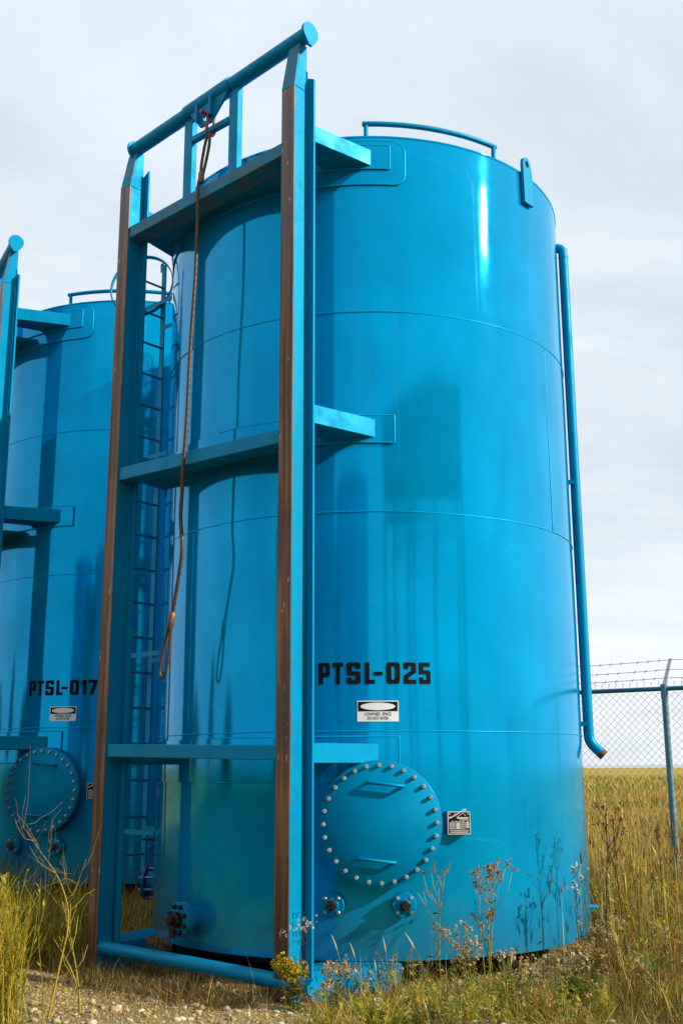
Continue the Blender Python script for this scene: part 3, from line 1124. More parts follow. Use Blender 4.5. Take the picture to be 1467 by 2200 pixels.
rope([tl(-.186, yR + .02, 2.49), tl(-.200, yR + .02, 2.30), tl(-.225, yR + .02, 2.17), tl(-.245, yR + .02, 2.12), tl(-.272, yR + .02, 2.095), tl(-.298, yR + .02, 2.115), tl(-.303, yR + .02, 2.16), tl(-.275, yR + .02, 2.30), tl(-.212, yR + .02, 2.49)], .0125, 'eye_loop')

shk = MB()
bow = []
for q in np.linspace(-2.35, 2.35, 22):
    bow.append(tl(.045 + .0, -2.062 + .036 * sin(q) * (1.0 if abs(q) < 1.6 else .85), 6.66 - .045 * cos(q)))
bow = [tl(.045, -2.062 - .034, 6.80)] + [tl(.045, -2.062 - .036, 6.75)] + [tl(.045, -2.062 + .044 * sin(q), 6.665 - .05 * cos(q)) for q in np.linspace(-1.5, 1.5, 16)] + [tl(.045, -2.062 + .036, 6.75), tl(.045, -2.062 + .034, 6.80)]
shk.tube(spline(bow, 3), .0135, 12)
so = world_obj(shk, 'shackle', 'shackle_red', tl(.045, -2.062, 6.61), None, True, label='small faded red bow shackle holding the rope at the top frame', category='shackle')
pin = MB().tube([tl(.045 - .012, -2.062 - .085, 6.80), tl(.045 - .012, -2.062 + .055, 6.80)], .015, 12)
pin.tube([tl(.045 - .012, -2.062 - .105, 6.80), tl(.045 - .012, -2.062 - .075, 6.80)], .021, 6)
po = pin.build('pin', 'shackle_red', so, 40)
po.matrix_parent_inverse = Matrix.Translation(-so.location)

# ------------------------------------------------------------------ ground
rad = [0, 1.5, 3]
while rad[-1] < 6:
    rad.append(rad[-1] + .25)
while rad[-1] < 18:
    rad.append(rad[-1] + .12)
while rad[-1] < 4200:
    rad.append(rad[-1] * 1.06)
NA = 300
gv = []
for r in rad:
    a = np.linspace(0, 2 * pi, NA, endpoint=False)
    x, y = r * np.sin(a), r * np.cos(a)
    z = gh(x, y) * (1 if r < 300 else 0)
    gv.append(np.stack([x, y, z], 1))
gv = np.concatenate(gv)
gf = []
for i in range(len(rad) - 1):
    for k in range(NA):
        gf.append((i * NA + k, i * NA + (k + 1) % NA, (i + 1) * NA + (k + 1) % NA, (i + 1) * NA + k)[::-1])
ground = mesh_obj('ground', gv.tolist(), gf, 'ground', None, True, kind='structure')
# far low rise on the horizon
hv, hf = [], []
hn = 240
for i in range(hn + 1):
    a = -1.3 + 2.6 * i / hn
    r = 3300
    h = 8 + 6 * mnoise.noise((i * .05, 3, 0)) + 3 * mnoise.noise((i * .23, 1, 0))
    for rr, zz_ in ((r - 60, -1), (r, h * .8), (r + 80, h), (r + 300, -1)):
        hv.append((rr * sin(a), rr * cos(a), zz_))
for i in range(hn):
    for k in range(3):
        hf.append((i * 4 + k, (i + 1) * 4 + k, (i + 1) * 4 + k + 1, i * 4 + k + 1))
mesh_obj('hills', hv, hf, 'hill_haze', None, True, kind='structure')


# ------------------------------------------------------------------ fence
def make_fence():
    P0, d = Vector((3.62, 12.50)), Vector((.824, -.566))
    H = 2.28
    T = empty('chain_link_fence', (P0.x, P0.y, 0), math.atan2(d.y, d.x), label='galvanised chain link fence topped with three barbed wires beyond the tank', category='fence')
    span = 3.0
    xs = [i * span for i in range(-4, 6)]
    gz = lambda x: float(gh(P0.x + d.x * x, P0.y + d.y * x))
    pm = MB().tube([(0, 0, -.15), (0, 0, H - .06)], .036, 16)
    pm.tube([(0, 0, H - .10), (0, 0, H + .05)], .041, 16)
    post = arm = None
    for x in xs:
        if post is None:
            post = pm.build('post', 'post_teal', T, 40, loc=(x, 0, 0))
            am = MB()
            am.hexa([(-.022, -.012, H + .03), (.022, -.012, H + .03), (.022, .012, H + .03), (-.022, .012, H + .03),
                     (-.016, .28, H + .36), (.016, .28, H + .36), (.016, .30, H + .35), (-.016, .30, H + .35)])
            arm = am.build('barb_arm', 'galvanised', post)
        else:
            p = share('post', post.data, T, (x, 0, 0))
            share('barb_arm', arm.data, p, (0, 0, 0))
    MB().tube([(x, .0, H) for x in (xs[0] - 1, xs[-1] + 1)], .026, 12).build('top_rail', 'rail_teal', T, 40)
    # chain link fabric: one panel shared by every bay
    p_ = .083
    nb = int(span / p_)
    rows = int((H - .06) / (p_ / 2))
    mb = MB()
    for i in range(nb):
        pts = []
        for k in range(rows + 1):
            s = 1 if k % 2 else 0
            pts.append(((i + .5 * s) * p_ + (p_ / 2 if s else 0) * 0, -.031 + (.004 if (k + i) % 2 else -.004), .04 + k * p_ / 2))
        mb.tube(pts, .0028, 3, cap=False)
        pts2 = [((i + (.5 if k % 2 else 1)) * p_, -.031 + (-.004 if (k + i) % 2 else .004), .04 + k * p_ / 2) for k in range(rows + 1)]
        mb.tube(pts2, .0026, 3, cap=False)
        x = pts[-1][0]
        mb.tube([(x, -.031, H - .03), (x, -.031, H + .075)], .0024, 3)
        mb.tube([(x, -.031, H + .05), (x + .018, -.031, H + .085)], .0024, 3)
    pan = None
    for x in xs[:-1]:
        if pan is None:
            pan = mb.build('mesh_panel', 'wire', T, True, loc=(x, 0, 0))
            pan['kind'] = 'stuff'
        else:
            share('mesh_panel', pan.data, T, (x, 0, 0), kind='stuff')
    for k, (y, z) in enumerate(((.075, H + .125), (.165, H + .225), (.275, H + .345))):
        w = MB()
        pts = []
        x = xs[0]
        while x <= xs[-1] + 1:
            fr = ((x - xs[0]) % span) / span
            pts.append((x, y, z - .022 * 4 * fr * (1 - fr)))
            x += .15
        w.tube(pts, .0032, 4)
        for i, q in enumerate(pts[:-1]):
            q = Vector(q) + Vector((.07 * ((i * 37 % 10) / 10), 0, 0))
            for s in (-1, 1):
                w.tube([q + Vector((-.012, -.014 * s, -.016)), q + Vector((.012, .014 * s, .016))], .0026, 3)
        w.build('barbed_wire', 'wire', T)


make_fence()


# ------------------------------------------------------------------ things only mirrored in the paint
def make_bin():
    T = empty('elevated_bin', (10.0, -9.6, 0), radians(36), label='long grey boxy bin on tall legs behind the viewpoint, mirrored in the tank', category='bin')
    bevel(MB().box(-7.4, 7.6, -2.4, 2.4, 8.5, 10.5).build('bin_wall', 'galvanised', T), .1)
    MB().box(-7.5, 7.7, -2.5, 2.5, 10.52, 10.65).build('bin_roof', 'galvanised', T)
    for y in (-2.3, 2.3):
        MB().box(-7.4, 7.6, y - .1, y + .1, 7.75, 7.95).build('tie_beam', 'galvanised', T)
    for x in (-7.2, -2.4, 2.4, 7.4):
        for y in (-2.25, 2.25):
            MB().tube([(x, y, 0), (x, y, 8.52)], .24, 12).build('leg', 'galvanised', T, 40)


make_bin()


def np_mesh(name, V, Fq, colors, m, parent=None, tri=False, smooth=False, **props):
    """V (n,3), faces array (k,3) or (k,4) or list of both; colors per vertex (n,3)"""
    me = bpy.data.meshes.new(name)
    Fl = Fq if isinstance(Fq, list) else [Fq]
    Fl = [f for f in Fl if len(f)]
    loops = np.concatenate([f.ravel() for f in Fl])
    cnt = np.concatenate([np.full(len(f), f.shape[1]) for f in Fl])
    st = np.concatenate([[0], np.cumsum(cnt)[:-1]])
    me.vertices.add(len(V))
    me.vertices.foreach_set('co', np.asarray(V, np.float32).ravel())
    me.loops.add(len(loops))
    me.loops.foreach_set('vertex_index', loops.astype(np.int32))
    me.polygons.add(len(cnt))
    me.polygons.foreach_set('loop_start', st.astype(np.int32))
    me.update(calc_edges=True)
    if smooth:
        me.polygons.foreach_set('use_smooth', np.ones(len(cnt), bool))
    at = me.color_attributes.new('Col', 'FLOAT_COLOR', 'POINT')
    c4 = np.ones((len(V), 4), np.float32)
    c4[:, :3] = colors
    at.data.foreach_set('color', c4.ravel())
    me.materials.append(MATS[m])
    o = bpy.data.objects.new(name, me)
    return link(o, parent, props)


def tree(x, y, h, w, label, seed):
    g = np.random.default_rng(seed)
    T = empty('tree', (x, y, 0), 0, label=label, category='tree', group='trees left of the yard, mirrored only')
    tb = MB()
    tb.tube([(0, 0, 0), (.05, .02, h * .3), (.0, .08, h * .7), (.02, .02, h * .92)], [w * .06, w * .05, w * .03, .02], 8)
    tips = []
    for i in range(16):
        z = h * (.25 + .6 * i / 16)
        a = g.uniform(0, 6.28)
        r = w * .5 * (1 - (i / 20)) * g.uniform(.6, 1)
        e = (r * cos(a), r * sin(a), z + h * .12)
        tb.tube([(0, 0.05, z), (e[0] * .5, e[1] * .5, z + h * .03), e], [w * .02, w * .015, .01], 5)
        tips.append(e)
    tb.build('trunk', 'bark', T, True)
    n = 2600
    c = np.array(tips)[g.integers(0, len(tips), n)] * np.stack([g.uniform(.5, 1.1, n)] * 2 + [np.ones(n)], 1) + g.normal(0, w * .09, (n, 3))
    d1 = g.normal(0, 1, (n, 3))
    d1 /= np.linalg.norm(d1, axis=1)[:, None]
    d2 = np.cross(d1, g.normal(0, 1, (n, 3)))
    d2 /= np.linalg.norm(d2, axis=1)[:, None]
    s = g.uniform(.10, .2, n)[:, None]
    V = np.stack([c - d1 * s, c + d2 * s * .5, c + d1 * s, c - d2 * s * .5], 1).reshape(-1, 3)
    col = np.repeat(np.array([.05, .075, .02]) * g.uniform(.6, 1.5, (n, 1)), 4, 0)
    np_mesh('crown', V, np.arange(4 * n).reshape(-1, 4), col, 'vegetation', T)


for x, y, h, w, lb, sd in ((-40, 9.5, 6.2, 3.2, 'dark tree left of the yard, tallest of the mirrored row', 1), (-38, 1.0, 4.0, 6.0, 'broad bushy tree left of the yard, nearest of the mirrored row', 2),
                           (-42, 19, 4.6, 6.5, 'broad tree left of the yard, farthest of the mirrored row', 3)):
    tree(x, y, h, w, lb, sd)
for k, x in enumerate((-3.5, -8.0, -12.5, -17.0)):  # unseen trees added to fill bright gaps mirrored in the rear tank
    tree(x, -12.5 - .6 * (k % 2), 8.2 - .3 * (k % 3), 7.0, ('first', 'second', 'third', 'last')[k] + ' dense tree added behind the viewpoint to darken reflections, counted leftwards, mirrored only', 10 + k)

# ------------------------------------------------------------------ gravel
ico_v, ico_f = None, None


def ico():
    t = (1 + 5 ** .5) / 2
    v = np.array([(-1, t, 0), (1, t, 0), (-1, -t, 0), (1, -t, 0), (0, -1, t), (0, 1, t), (0, -1, -t), (0, 1, -t), (t, 0, -1), (t, 0, 1), (-t, 0, -1), (-t, 0, 1)], float)
    v /= np.linalg.norm(v[0])
    f = np.array([(0, 11, 5), (0, 5, 1), (0, 1, 7), (0, 7, 10), (0, 10, 11), (1, 5, 9), (5, 11, 4), (11, 10, 2), (10, 7, 6), (7, 1, 8), (3, 9, 4), (3, 4, 2), (3, 2, 6), (3, 6, 8), (3, 8, 9), (4, 9, 5), (2, 4, 11), (6, 2, 10), (8, 6, 7), (9, 8, 1)])
    return v, f


ico_v, ico_f = ico()


def ico2():
    v, f = ico()
    v = v.tolist()
    cache = {}

    def mid(a, b):
        k = (min(a, b), max(a, b))
        if k not in cache:
            p = np.array(v[a]) + np.array(v[b])
            v.append((p / np.linalg.norm(p)).tolist())
            cache[k] = len(v) - 1
        return cache[k]
    nf = []
    for a, b, c in f:
        ab, bc, ca = mid(a, b), mid(b, c), mid(c, a)
        nf += [(a, ab, ca), (b, bc, ab), (c, ca, bc), (ab, bc, ca)]
    return np.array(v), np.array(nf)


def in_tank(x, y, pad=0.0):
    return (np.hypot(x - C1[0], y - C1[1]) < R + pad) | (np.hypot(x - C2[0], y - C2[1]) < R + pad)


def lpos(x, y):               # world -> tank 1 local
    dx, dy = x - C1[0], y - C1[1]
    return dx * cos(TH1) - dy * sin(TH1), dx * sin(TH1) + dy * cos(TH1)


PAL = np.array([(.40, .29, .12), (.48, .36, .16), (.52, .42, .22), (.36, .24, .08), (.24, .17, .08), (.58, .50, .32), (.44, .28, .09), (.30, .23, .13), (.48, .31, .09)])
n = 15000
gx = np.concatenate([rng.uniform(-2.9, 1.4, 9500), rng.uniform(.2, 2.9, 5500)])
gy = np.concatenate([rng.uniform(6.1, 8.6, 9500) - .0, rng.uniform(6.2, 8.6, 5500)])
ok = ~in_tank(gx, gy, -.3)
gx, gy = gx[ok], gy[ok]
n = len(gx)
sz = np.clip(rng.lognormal(math.log(.0075), .48, n), .0035, .027)
big = np.argsort(-(sz / gy) - 10 * ((np.abs(gx) < .36 * gy) & (gy > 6.5) & (gy < 7.9)) * 0)
vis = (np.abs(gx) < .33 * gy) & (gy > 6.6) & (gy < 7.9)
order = np.argsort(-(sz * vis))
bigi = order[:300]
rest = np.setdiff1d(np.arange(n), bigi)
i2v, i2f = ico2()
smesh = []
for k in range(8):
    g = np.random.default_rng(50 + k)
    v = i2v * g.uniform(.75, 1.25, (1, 3)) * [1, 1, .62]
    v = v * (1 + .34 * np.array([mnoise.noise((a * 1.4 + k * 7, b * 1.4, c * 1.4)) for a, b, c in i2v]))[:, None]
    me = bpy.data.meshes.new('stone')
    me.from_pydata(v.tolist(), [], i2f.tolist())
    me.materials.append(MATS['stone_object'])
    me.polygons.foreach_set('use_smooth', [True] * len(me.polygons))
    smesh.append(me)
for i in bigi:
    s = sz[i] * 1.15
    share('stone', smesh[int(rng.integers(8))], ground, (gx[i], gy[i], float(gh(gx[i], gy[i])) + s * .25), (rng.uniform(-.3, .3), rng.uniform(-.3, .3), rng.uniform(0, 6.28)), (s, s, s))
m_ = len(rest)
ang = rng.uniform(0, 6.28, m_)
sc3 = sz[rest][:, None] * rng.uniform(.7, 1.3, (m_, 3)) * [1, 1, .65]
vv = ico_v[None] * sc3[:, None] * rng.uniform(.85, 1.15, (m_, 12, 1))
ca, sa = np.cos(ang)[:, None], np.sin(ang)[:, None]
vx = vv[..., 0] * ca - vv[..., 1] * sa + gx[rest][:, None]
vy = vv[..., 0] * sa + vv[..., 1] * ca + gy[rest][:, None]
vz = vv[..., 2] + (gh(gx[rest], gy[rest]) + sz[rest] * .2)[:, None]
V = np.stack([vx, vy, vz], -1).reshape(-1, 3)
fc = (ico_f[None] + 12 * np.arange(m_)[:, None, None]).reshape(-1, 3)
col = np.repeat(PAL[rng.integers(0, len(PAL), m_)] * rng.uniform(.75, 1.1, (m_, 1)), 12, 0)
np_mesh('gravel', V, fc, col, 'stone_mass', None, smooth=False, kind='stuff', label='pale pebbles and gravel strewn over the yard')

# ------------------------------------------------------------------ grass
GOLD, STRAW, OLIVE, GREEN, BROWN, RUST, YEL = map(np.array, [(.58, .35, .03), (.66, .48, .15), (.30, .26, .02), (.13, .19, .02), (.18, .09, .025), (.32, .11, .02), (.58, .44, .02)])


def blades(x, y, h, w, lean, bend, pal, wts, seed, z0=None, per=12):
    """curved tapering blades, three segments each"""
    g = np.random.default_rng(seed)
    n = len(x)
    base = np.stack([x, y, (gh(x, y) if z0 is None else z0) - .01], 1)
    az = g.uniform(0, 2 * pi, n)
    d = np.stack([np.cos(az), np.sin(az), np.zeros(n)], 1)
    fa = az + g.uniform(-1.2, 1.2, n) + pi / 2
    sd = np.stack([np.cos(fa), np.sin(fa), np.zeros(n)], 1)
    ln = np.abs(g.normal(0, lean, n))
    bd = np.abs(g.normal(0, bend, n))
    lv = []
    for t, ww in ((0, 1), (.4, .85), (.75, .55)):
        c = base + d * (h * (ln * t + bd * t * t))[:, None]
        c[:, 2] += h * t * (1 - .25 * bd * t)
        hw = (w * ww * .5)[:, None]
        lv += [c - sd * hw, c + sd * hw]
    c = base + d * (h * (ln + bd))[:, None]
    c[:, 2] += h * (1 - .25 * bd)
    lv.append(c)
    V = np.stack(lv, 1).reshape(-1, 3)
    k = 7 * np.arange(n)[:, None]
    q = np.concatenate([k + [0, 1, 3, 2], k + [2, 3, 5, 4]])
    t3 = k + [4, 5, 6]
    pw = np.array(wts) / sum(wts)
    ci = np.repeat(g.choice(len(pal), n // per + 1, p=pw), per)[:n]
    own = g.uniform(0, 1, n) < .45
    ci[own] = g.choice(len(pal), own.sum(), p=pw)
    cb = np.repeat(g.uniform(.6, 1.2, n // per + 1), per)[:n, None]
    h = h * np.repeat(g.uniform(.65, 1.25, n // per + 1), per)[:n]
    pc = np.array(pal)[ci] * g.uniform(.5, 1.2, (n, 1)) * cb
    pc = pc * (1 + g.normal(0, .06, (n, 3)))
    cols = np.repeat(np.clip(pc, .004, .9), 7, 0).reshape(n, 7, 3)
    return V, q, t3, cols.reshape(-1, 3)


def tufts(nt, per, xr, yr, spread, g, pred=None):
    cx, cy = g.uniform(*xr, nt), g.uniform(*yr, nt)
    if pred is not None:
        k = pred(cx, cy)
        cx, cy = cx[k], cy[k]
    nn = len(cx) * per
    return np.repeat(cx, per) + g.normal(0, spread, nn), np.repeat(cy, per) + g.normal(0, spread, nn)


def put(name, label, packs):
    V, Q, T3, Cc = [], [], [], []
    k = 0
    for v, q, t, c in packs:
        V.append(v)
        Q.append(q + k)
        T3.append(t + k)
        Cc.append(c)
        k += len(v)
    return np_mesh(name, np.concatenate(V), [np.concatenate(Q), np.concatenate(T3)], np.concatenate(Cc), 'vegetation', None, kind='stuff', label=label)


def wv(x, y, f=1.0, s=0.0):
    return np.sin(x * 1.7 * f + s + 1.3 * np.sin(y * 1.1 * f + s)) * np.cos(y * 1.9 * f - s + np.sin(x * 1.3 * f))


def frust(x, y, m=.40):
    return np.abs(x) < m * y + .3


g = np.random.default_rng(11)
packs = []
DSTRAW, DBROWN = STRAW * .55, BROWN * .7
# dry fringe at the tank's frame and along the tie pipe
nf_ = 6500
lx, ly = g.uniform(-1.6, 1.0, nf_), -2.17 - np.abs(g.normal(0, .30, nf_))
lx[:700] = g.uniform(-1.3, .9, 700)
ly[:700] = g.uniform(-2.0, -1.86, 700)
p = np.array([tl(a, b, 0) for a, b in zip(lx, ly)])
x, y = p[:, 0], p[:, 1]
k = wv(x, y, 2.6) > -.45
x, y = x[k], y[k]
h = g.uniform(.04, .19, len(x)) * (.8 + .4 * wv(x, y, 2.2))
packs.append(blades(x, y, np.clip(h, .03, .24), g.uniform(.0025, .005, len(x)), .4, .6, [DSTRAW, DBROWN, BROWN, OLIVE * .7, STRAW], [3, 4, 3, 2, 1.2], 1))
# matted dead grass in the left yard
x, y = tufts(900, 12, (-3.2, .3), (6.4, 10.5), .06, g, lambda a, b: frust(a, b) & (wv(a, b, .9, 1) + (b - 8.0) * .9 > .15) & ~in_tank(a, b, .0) & ((lpos(a, b)[1] < -2.2) | (lpos(a, b)[0] < -1.2)))
packs.append(blades(x, y, g.uniform(.04, .20, len(x)), g.uniform(.0025, .005, len(x)), .6, .8, [STRAW, DSTRAW, BROWN, OLIVE, GOLD * .7], [2, 3, 3, 2, 2], 2))
# right hand foreground: open tufts on stony ground
x, y = tufts(900, 12, (-.2, 3.2), (6.3, 7.95), .06, g, lambda a, b: frust(a, b) & (wv(a, b, 1.6, 2) > -.2) & ~in_tank(a, b, .16))
packs.append(blades(x, y, g.uniform(.04, .20, len(x)), g.uniform(.0025, .005, len(x)), .4, .6, [STRAW, GOLD, OLIVE, GREEN, BROWN], [3, 3, 2.5, 1.5, 2], 3))
# taller wispy stalks
x, y = tufts(220, 4, (-2.4, 3.2), (6.6, 7.9), .05, g, lambda a, b: frust(a, b) & ~in_tank(a, b, .1) & ((a > 0) | (g.uniform(0, 1, len(a)) < .25)))
packs.append(blades(x, y, g.uniform(.16, .42, len(x)), g.uniform(.0022, .0035, len(x)), .3, .4, [STRAW, GOLD, OLIVE], [3, 2, 1], 4, per=4))
# fallen straw lying flat
x, y = tufts(2600, 6, (-3.0, 3.4), (6.3, 9.4), .12, g, lambda a, b: frust(a, b) & ~in_tank(a, b, -.1) & (wv(a, b, 1.4, 7) > -.25))
packs.append(blades(x, y, g.uniform(.02, .06, len(x)), g.uniform(.003, .006, len(x)), 2.2, 1.2, [STRAW, BROWN, GOLD, OLIVE], [4, 3, 2, 1], 31))
# leafy forbs, short and broad bladed
x, y = tufts(420, 10, (.1, 3.2), (6.4, 8.2), .035, g, lambda a, b: frust(a, b) & ~in_tank(a, b, .0) & (wv(a, b, 1.5, 4) > .1))
packs.append(blades(x, y, g.uniform(.05, .2, len(x)), g.uniform(.008, .016, len(x)), .5, .6, [GREEN, OLIVE, YEL, RUST], [4, 3, 2, .5], 32))
put('yard_grass', 'dry matted grass and straw over the gravel yard', packs)

packs = []
# tall growth to the right of tank 1 up to the fence
pr_ = lambda a, b: (a > .0) & frust(a, b, .42) & ~in_tank(a, b, .12) & (a > 1.75 + .0 * b)
x, y = tufts(3100, 12, (1.7, 6.2), (6.5, 13.2), .08, g, pr_)
hh = .23 + .13 * wv(x, y, .8, 3) + .030 * (y - 6.5)
packs.append(blades(x, y, np.clip(hh, .16, .8) * g.uniform(.5, 1.25, len(x)), g.uniform(.003, .0075, len(x)), .32, .55, [GOLD, STRAW, OLIVE, GREEN, BROWN, RUST, DBROWN], [1.8, 1.8, 2.6, 2.4, 3.2, 2.4, 2.2], 5))
x, y = tufts(420, 5, (1.8, 6.2), (7.4, 13.2), .06, g, pr_)
packs.append(blades(x, y, g.uniform(.4, .8, len(x)), g.uniform(.004, .008, len(x)), .2, .3, [GOLD, OLIVE, YEL, GREEN], [2, 2, 1.5, 1.5], 6))
# flowering grass: straight stalks with a plume on top
x, y = tufts(500, 2, (1.75, 6.2), (7.0, 13.2), .12, g, pr_)
hh = g.uniform(.45, .95, len(x))
packs.append(blades(x, y, hh, np.full(len(x), .0035), .0, .0, [STRAW, GOLD, RUST], [3, 2, 1], 33))
for k in range(3):
    packs.append(blades(x, y, g.uniform(.06, .13, len(x)), g.uniform(.008, .014, len(x)), .12, .2, [STRAW, GOLD, BROWN, RUST], [3, 2, 1.5, 1], 34 + k, gh(x, y) + hh * .93))
x, y = tufts(2200, 6, (1.7, 6.0), (6.4, 12.5), .15, g, pr_)
packs.append(blades(x, y, g.uniform(.05, .16, len(x)), g.uniform(.003, .006, len(x)), 1.6, 1.2, [STRAW, BROWN, GOLD], [3, 3, 2], 38))
put('tall_grass', 'tall unmown grass, green and rust brown, right of the nearer tank', packs)

packs = []
# left strip between the tanks and the left edge
pl_ = lambda a, b: frust(a, b, .45) & ~in_tank(a, b, .05) & ((lpos(a, b)[0] < -1.3) | (b > 11))
x, y = tufts(2500, 12, (-6.5, .2), (8.6, 13.6), .08, g, pl_)
packs.append(blades(x, y, g.uniform(.08, .26, len(x)) * (1 + .5 * wv(x, y, .9, 5)), g.uniform(.004, .007, len(x)), .3, .45, [GOLD, YEL, OLIVE, STRAW, BROWN], [3, 2, 3, 2, 2.2], 7))
x, y = tufts(700, 9, (-6.0, -1.9), (8.2, 12.2), .08, g, lambda a, b: pl_(a, b) & (a < -.24 * b + .35))
packs.append(blades(x, y, g.uniform(.25, .55, len(x)), g.uniform(.004, .007, len(x)), .2, .35, [YEL, OLIVE, GOLD, GREEN], [3, 3, 2, 1.5], 8))
put('verge_grass', 'yellow green grass in front of the shaded tank', packs)

packs = []
# the field beyond the fence
for i, (y0, y1, nt_, per, hs, ww) in enumerate(((12.6, 18, 2600, 12, .50, .009), (18, 30, 2600, 10, .55, .016), (30, 60, 2600, 8, .6, .035), (60, 140, 2200, 8, .6, .08))):
    x, y = tufts(nt_, per, (-.1 * y1, .50 * y1), (y0, y1), .12 * y0 / 14, g, lambda a, b: (a > .13 * b) & (a < .46 * b) & (a * .566 + b * .824 > 12.75))
    gm = wv(x, y, .16, 2) + .5 * wv(x, y, .5, 1)
    isg = gm > .08
    for sel, pal, wt in ((isg, [OLIVE, GREEN, GOLD, STRAW], [3, 3, 1.5, 1]), (~isg, [GOLD, STRAW, OLIVE, BROWN], [4, 3, 1.4, 1])):
        packs.append(blades(x[sel], y[sel], hs * g.uniform(.45, 1.1, sel.sum()), ww * g.uniform(.6, 1.2, sel.sum()), .2, .3, pal, wt, 20 + i))
put('field_grass', 'ripe golden field grass running to the horizon beyond the fence', packs)


# ------------------------------------------------------------------ weeds that can be told apart
def weed(label, x, y, h, nstem=1, nb=5, heads=4, hr=.011, lean=.05, stem=(.22, .17, .05), head=(.42, .31, .17), leaf=(.14, .16, .03), leaves=6, r=.0045, seed=0, fork=.5, name='weed', cat='weed', hv=.3, ll=.07, group='weeds in front of the tanks', spread=.03):
    g = np.random.default_rng(seed)
    z = float(gh(x, y))
    T = empty(name, (x, y, z), 0, label=label, category=cat, group=group)
    sv, hp, lf = MB(), [], []
    for s in range(nstem):
        a = g.uniform(0, 6.28)
        dx, dy = lean * h * cos(a), lean * h * sin(a)
        ox, oy = g.normal(0, spread, 2) if nstem > 1 else (0, 0)
        hs = h * (1 if s == 0 else g.uniform(.6, .97))
        ph = g.uniform(0, 6)
        P = lambda t: Vector((ox + dx * t * t + .012 * sin(5 * t + ph) * h, oy + dy * t * t + .012 * cos(4 * t + ph) * h, hs * t - .02 * (1 - t)))
        ts = np.linspace(0, 1, 9)
        sv.tube([P(t) for t in ts], [r * (1 - .7 * t) for t in ts], 5)
        ends = [P(1)]
        for b in range(nb):
            t0 = fork + (1 - fork) * (b + g.uniform(0, .8)) / max(nb, 1) * .95
            p0 = P(t0)
            ba = g.uniform(0, 6.28)
            bl = hs * (1 - t0) * g.uniform(.6, 1.15) + .04
            e = p0 + Vector((cos(ba) * bl * .45, sin(ba) * bl * .45, bl * .85))
            m1 = p0 + (e - p0) * .5 + Vector((cos(ba) * bl * .10, sin(ba) * bl * .10, -.02 * bl))
            sv.tube([p0, m1, e], [r * .5, r * .4, r * .3], 4)
            ends.append(e)
            if g.uniform() < .7:
                ba2 = g.uniform(0, 6.28)
                e2 = m1 + Vector((cos(ba2) * bl * .25, sin(ba2) * bl * .25, bl * .4))
                sv.tube([m1, e2], [r * .35, r * .25], 3)
                ends.append(e2)
        for e in ends:
            for k in range(int(g.integers(max(1, heads - 2), heads + 2)) if heads else 0):
                q = e + Vector(g.normal(0, hr * 1.5, 3))
                hp.append((q, hr * g.uniform(.6, 1.2)))
                sv.tube([e - Vector((0, 0, .02)), q], r * .22, 3)
        for k in range(leaves):
            t = g.uniform(.05, .75)
            lf.append((P(t), g.uniform(0, 6.28), ll * g.uniform(.5, 1.2), g.uniform(.2, .8)))
    V = np.array(sv.v)
    quads = np.array([q for q in sv.f if len(q) == 4])
    c = np.array(stem) * (1 + .25 * np.sin(V[:, 2:3] * 31))
    o = np_mesh('stem', V, quads, c, 'vegetation', T)
    if hp:
        nh, nr = len(hp), 16
        c0 = np.repeat(np.array([tuple(q) for q, _ in hp]), nr, 0)
        rr = np.repeat(np.array([q for _, q in hp]), nr)[:, None]
        d = g.normal(0, 1, (nh * nr, 3)) + [0, 0, .5]
        d /= np.linalg.norm(d, axis=1)[:, None]
        e = np.cross(d, g.normal(0, 1, (nh * nr, 3)))
        e /= np.linalg.norm(e, axis=1)[:, None]
        ln_ = rr * g.uniform(.5, 1.5, (nh * nr, 1))
        V = np.stack([c0 - d * rr * .2, c0 + d * ln_ * .7 + e * rr * .45, c0 + d * ln_ * 1.1, c0 + d * ln_ * .7 - e * rr * .45], 1).reshape(-1, 3)
        c = np.repeat(np.repeat(np.array(head) * g.uniform(1 - hv * 1.6, 1 + hv, (nh, 1)), nr, 0) * g.uniform(.6, 1.25, (nh * nr, 1)), 4, 0)
        np_mesh('seed_heads', V, np.arange(4 * nh * nr).reshape(-1, 4), np.clip(c, .01, .9), 'vegetation', T, kind='stuff')
    if lf:
        V, fc = [], []
        for i, (q, a, l, up) in enumerate(lf):
            d = np.array([cos(a) * (1 - .5 * up), sin(a) * (1 - .5 * up), up])
            sdv = np.array([-sin(a), cos(a), 0]) * l * .13
            q = np.array(q)
            V += [q, q + d * l * .5 + sdv, q + d * l - np.array([0, 0, l * .25]), q + d * l * .5 - sdv]
            fc.append((4 * i, 4 * i + 1, 4 * i + 2, 4 * i + 3))
        V = np.array(V)
        c = np.repeat(np.array(leaf) * g.uniform(.6, 1.5, (len(lf), 1)), 4, 0)
        np_mesh('leaves', V, np.array(fc), c, 'vegetation', T, kind='stuff')
    return T


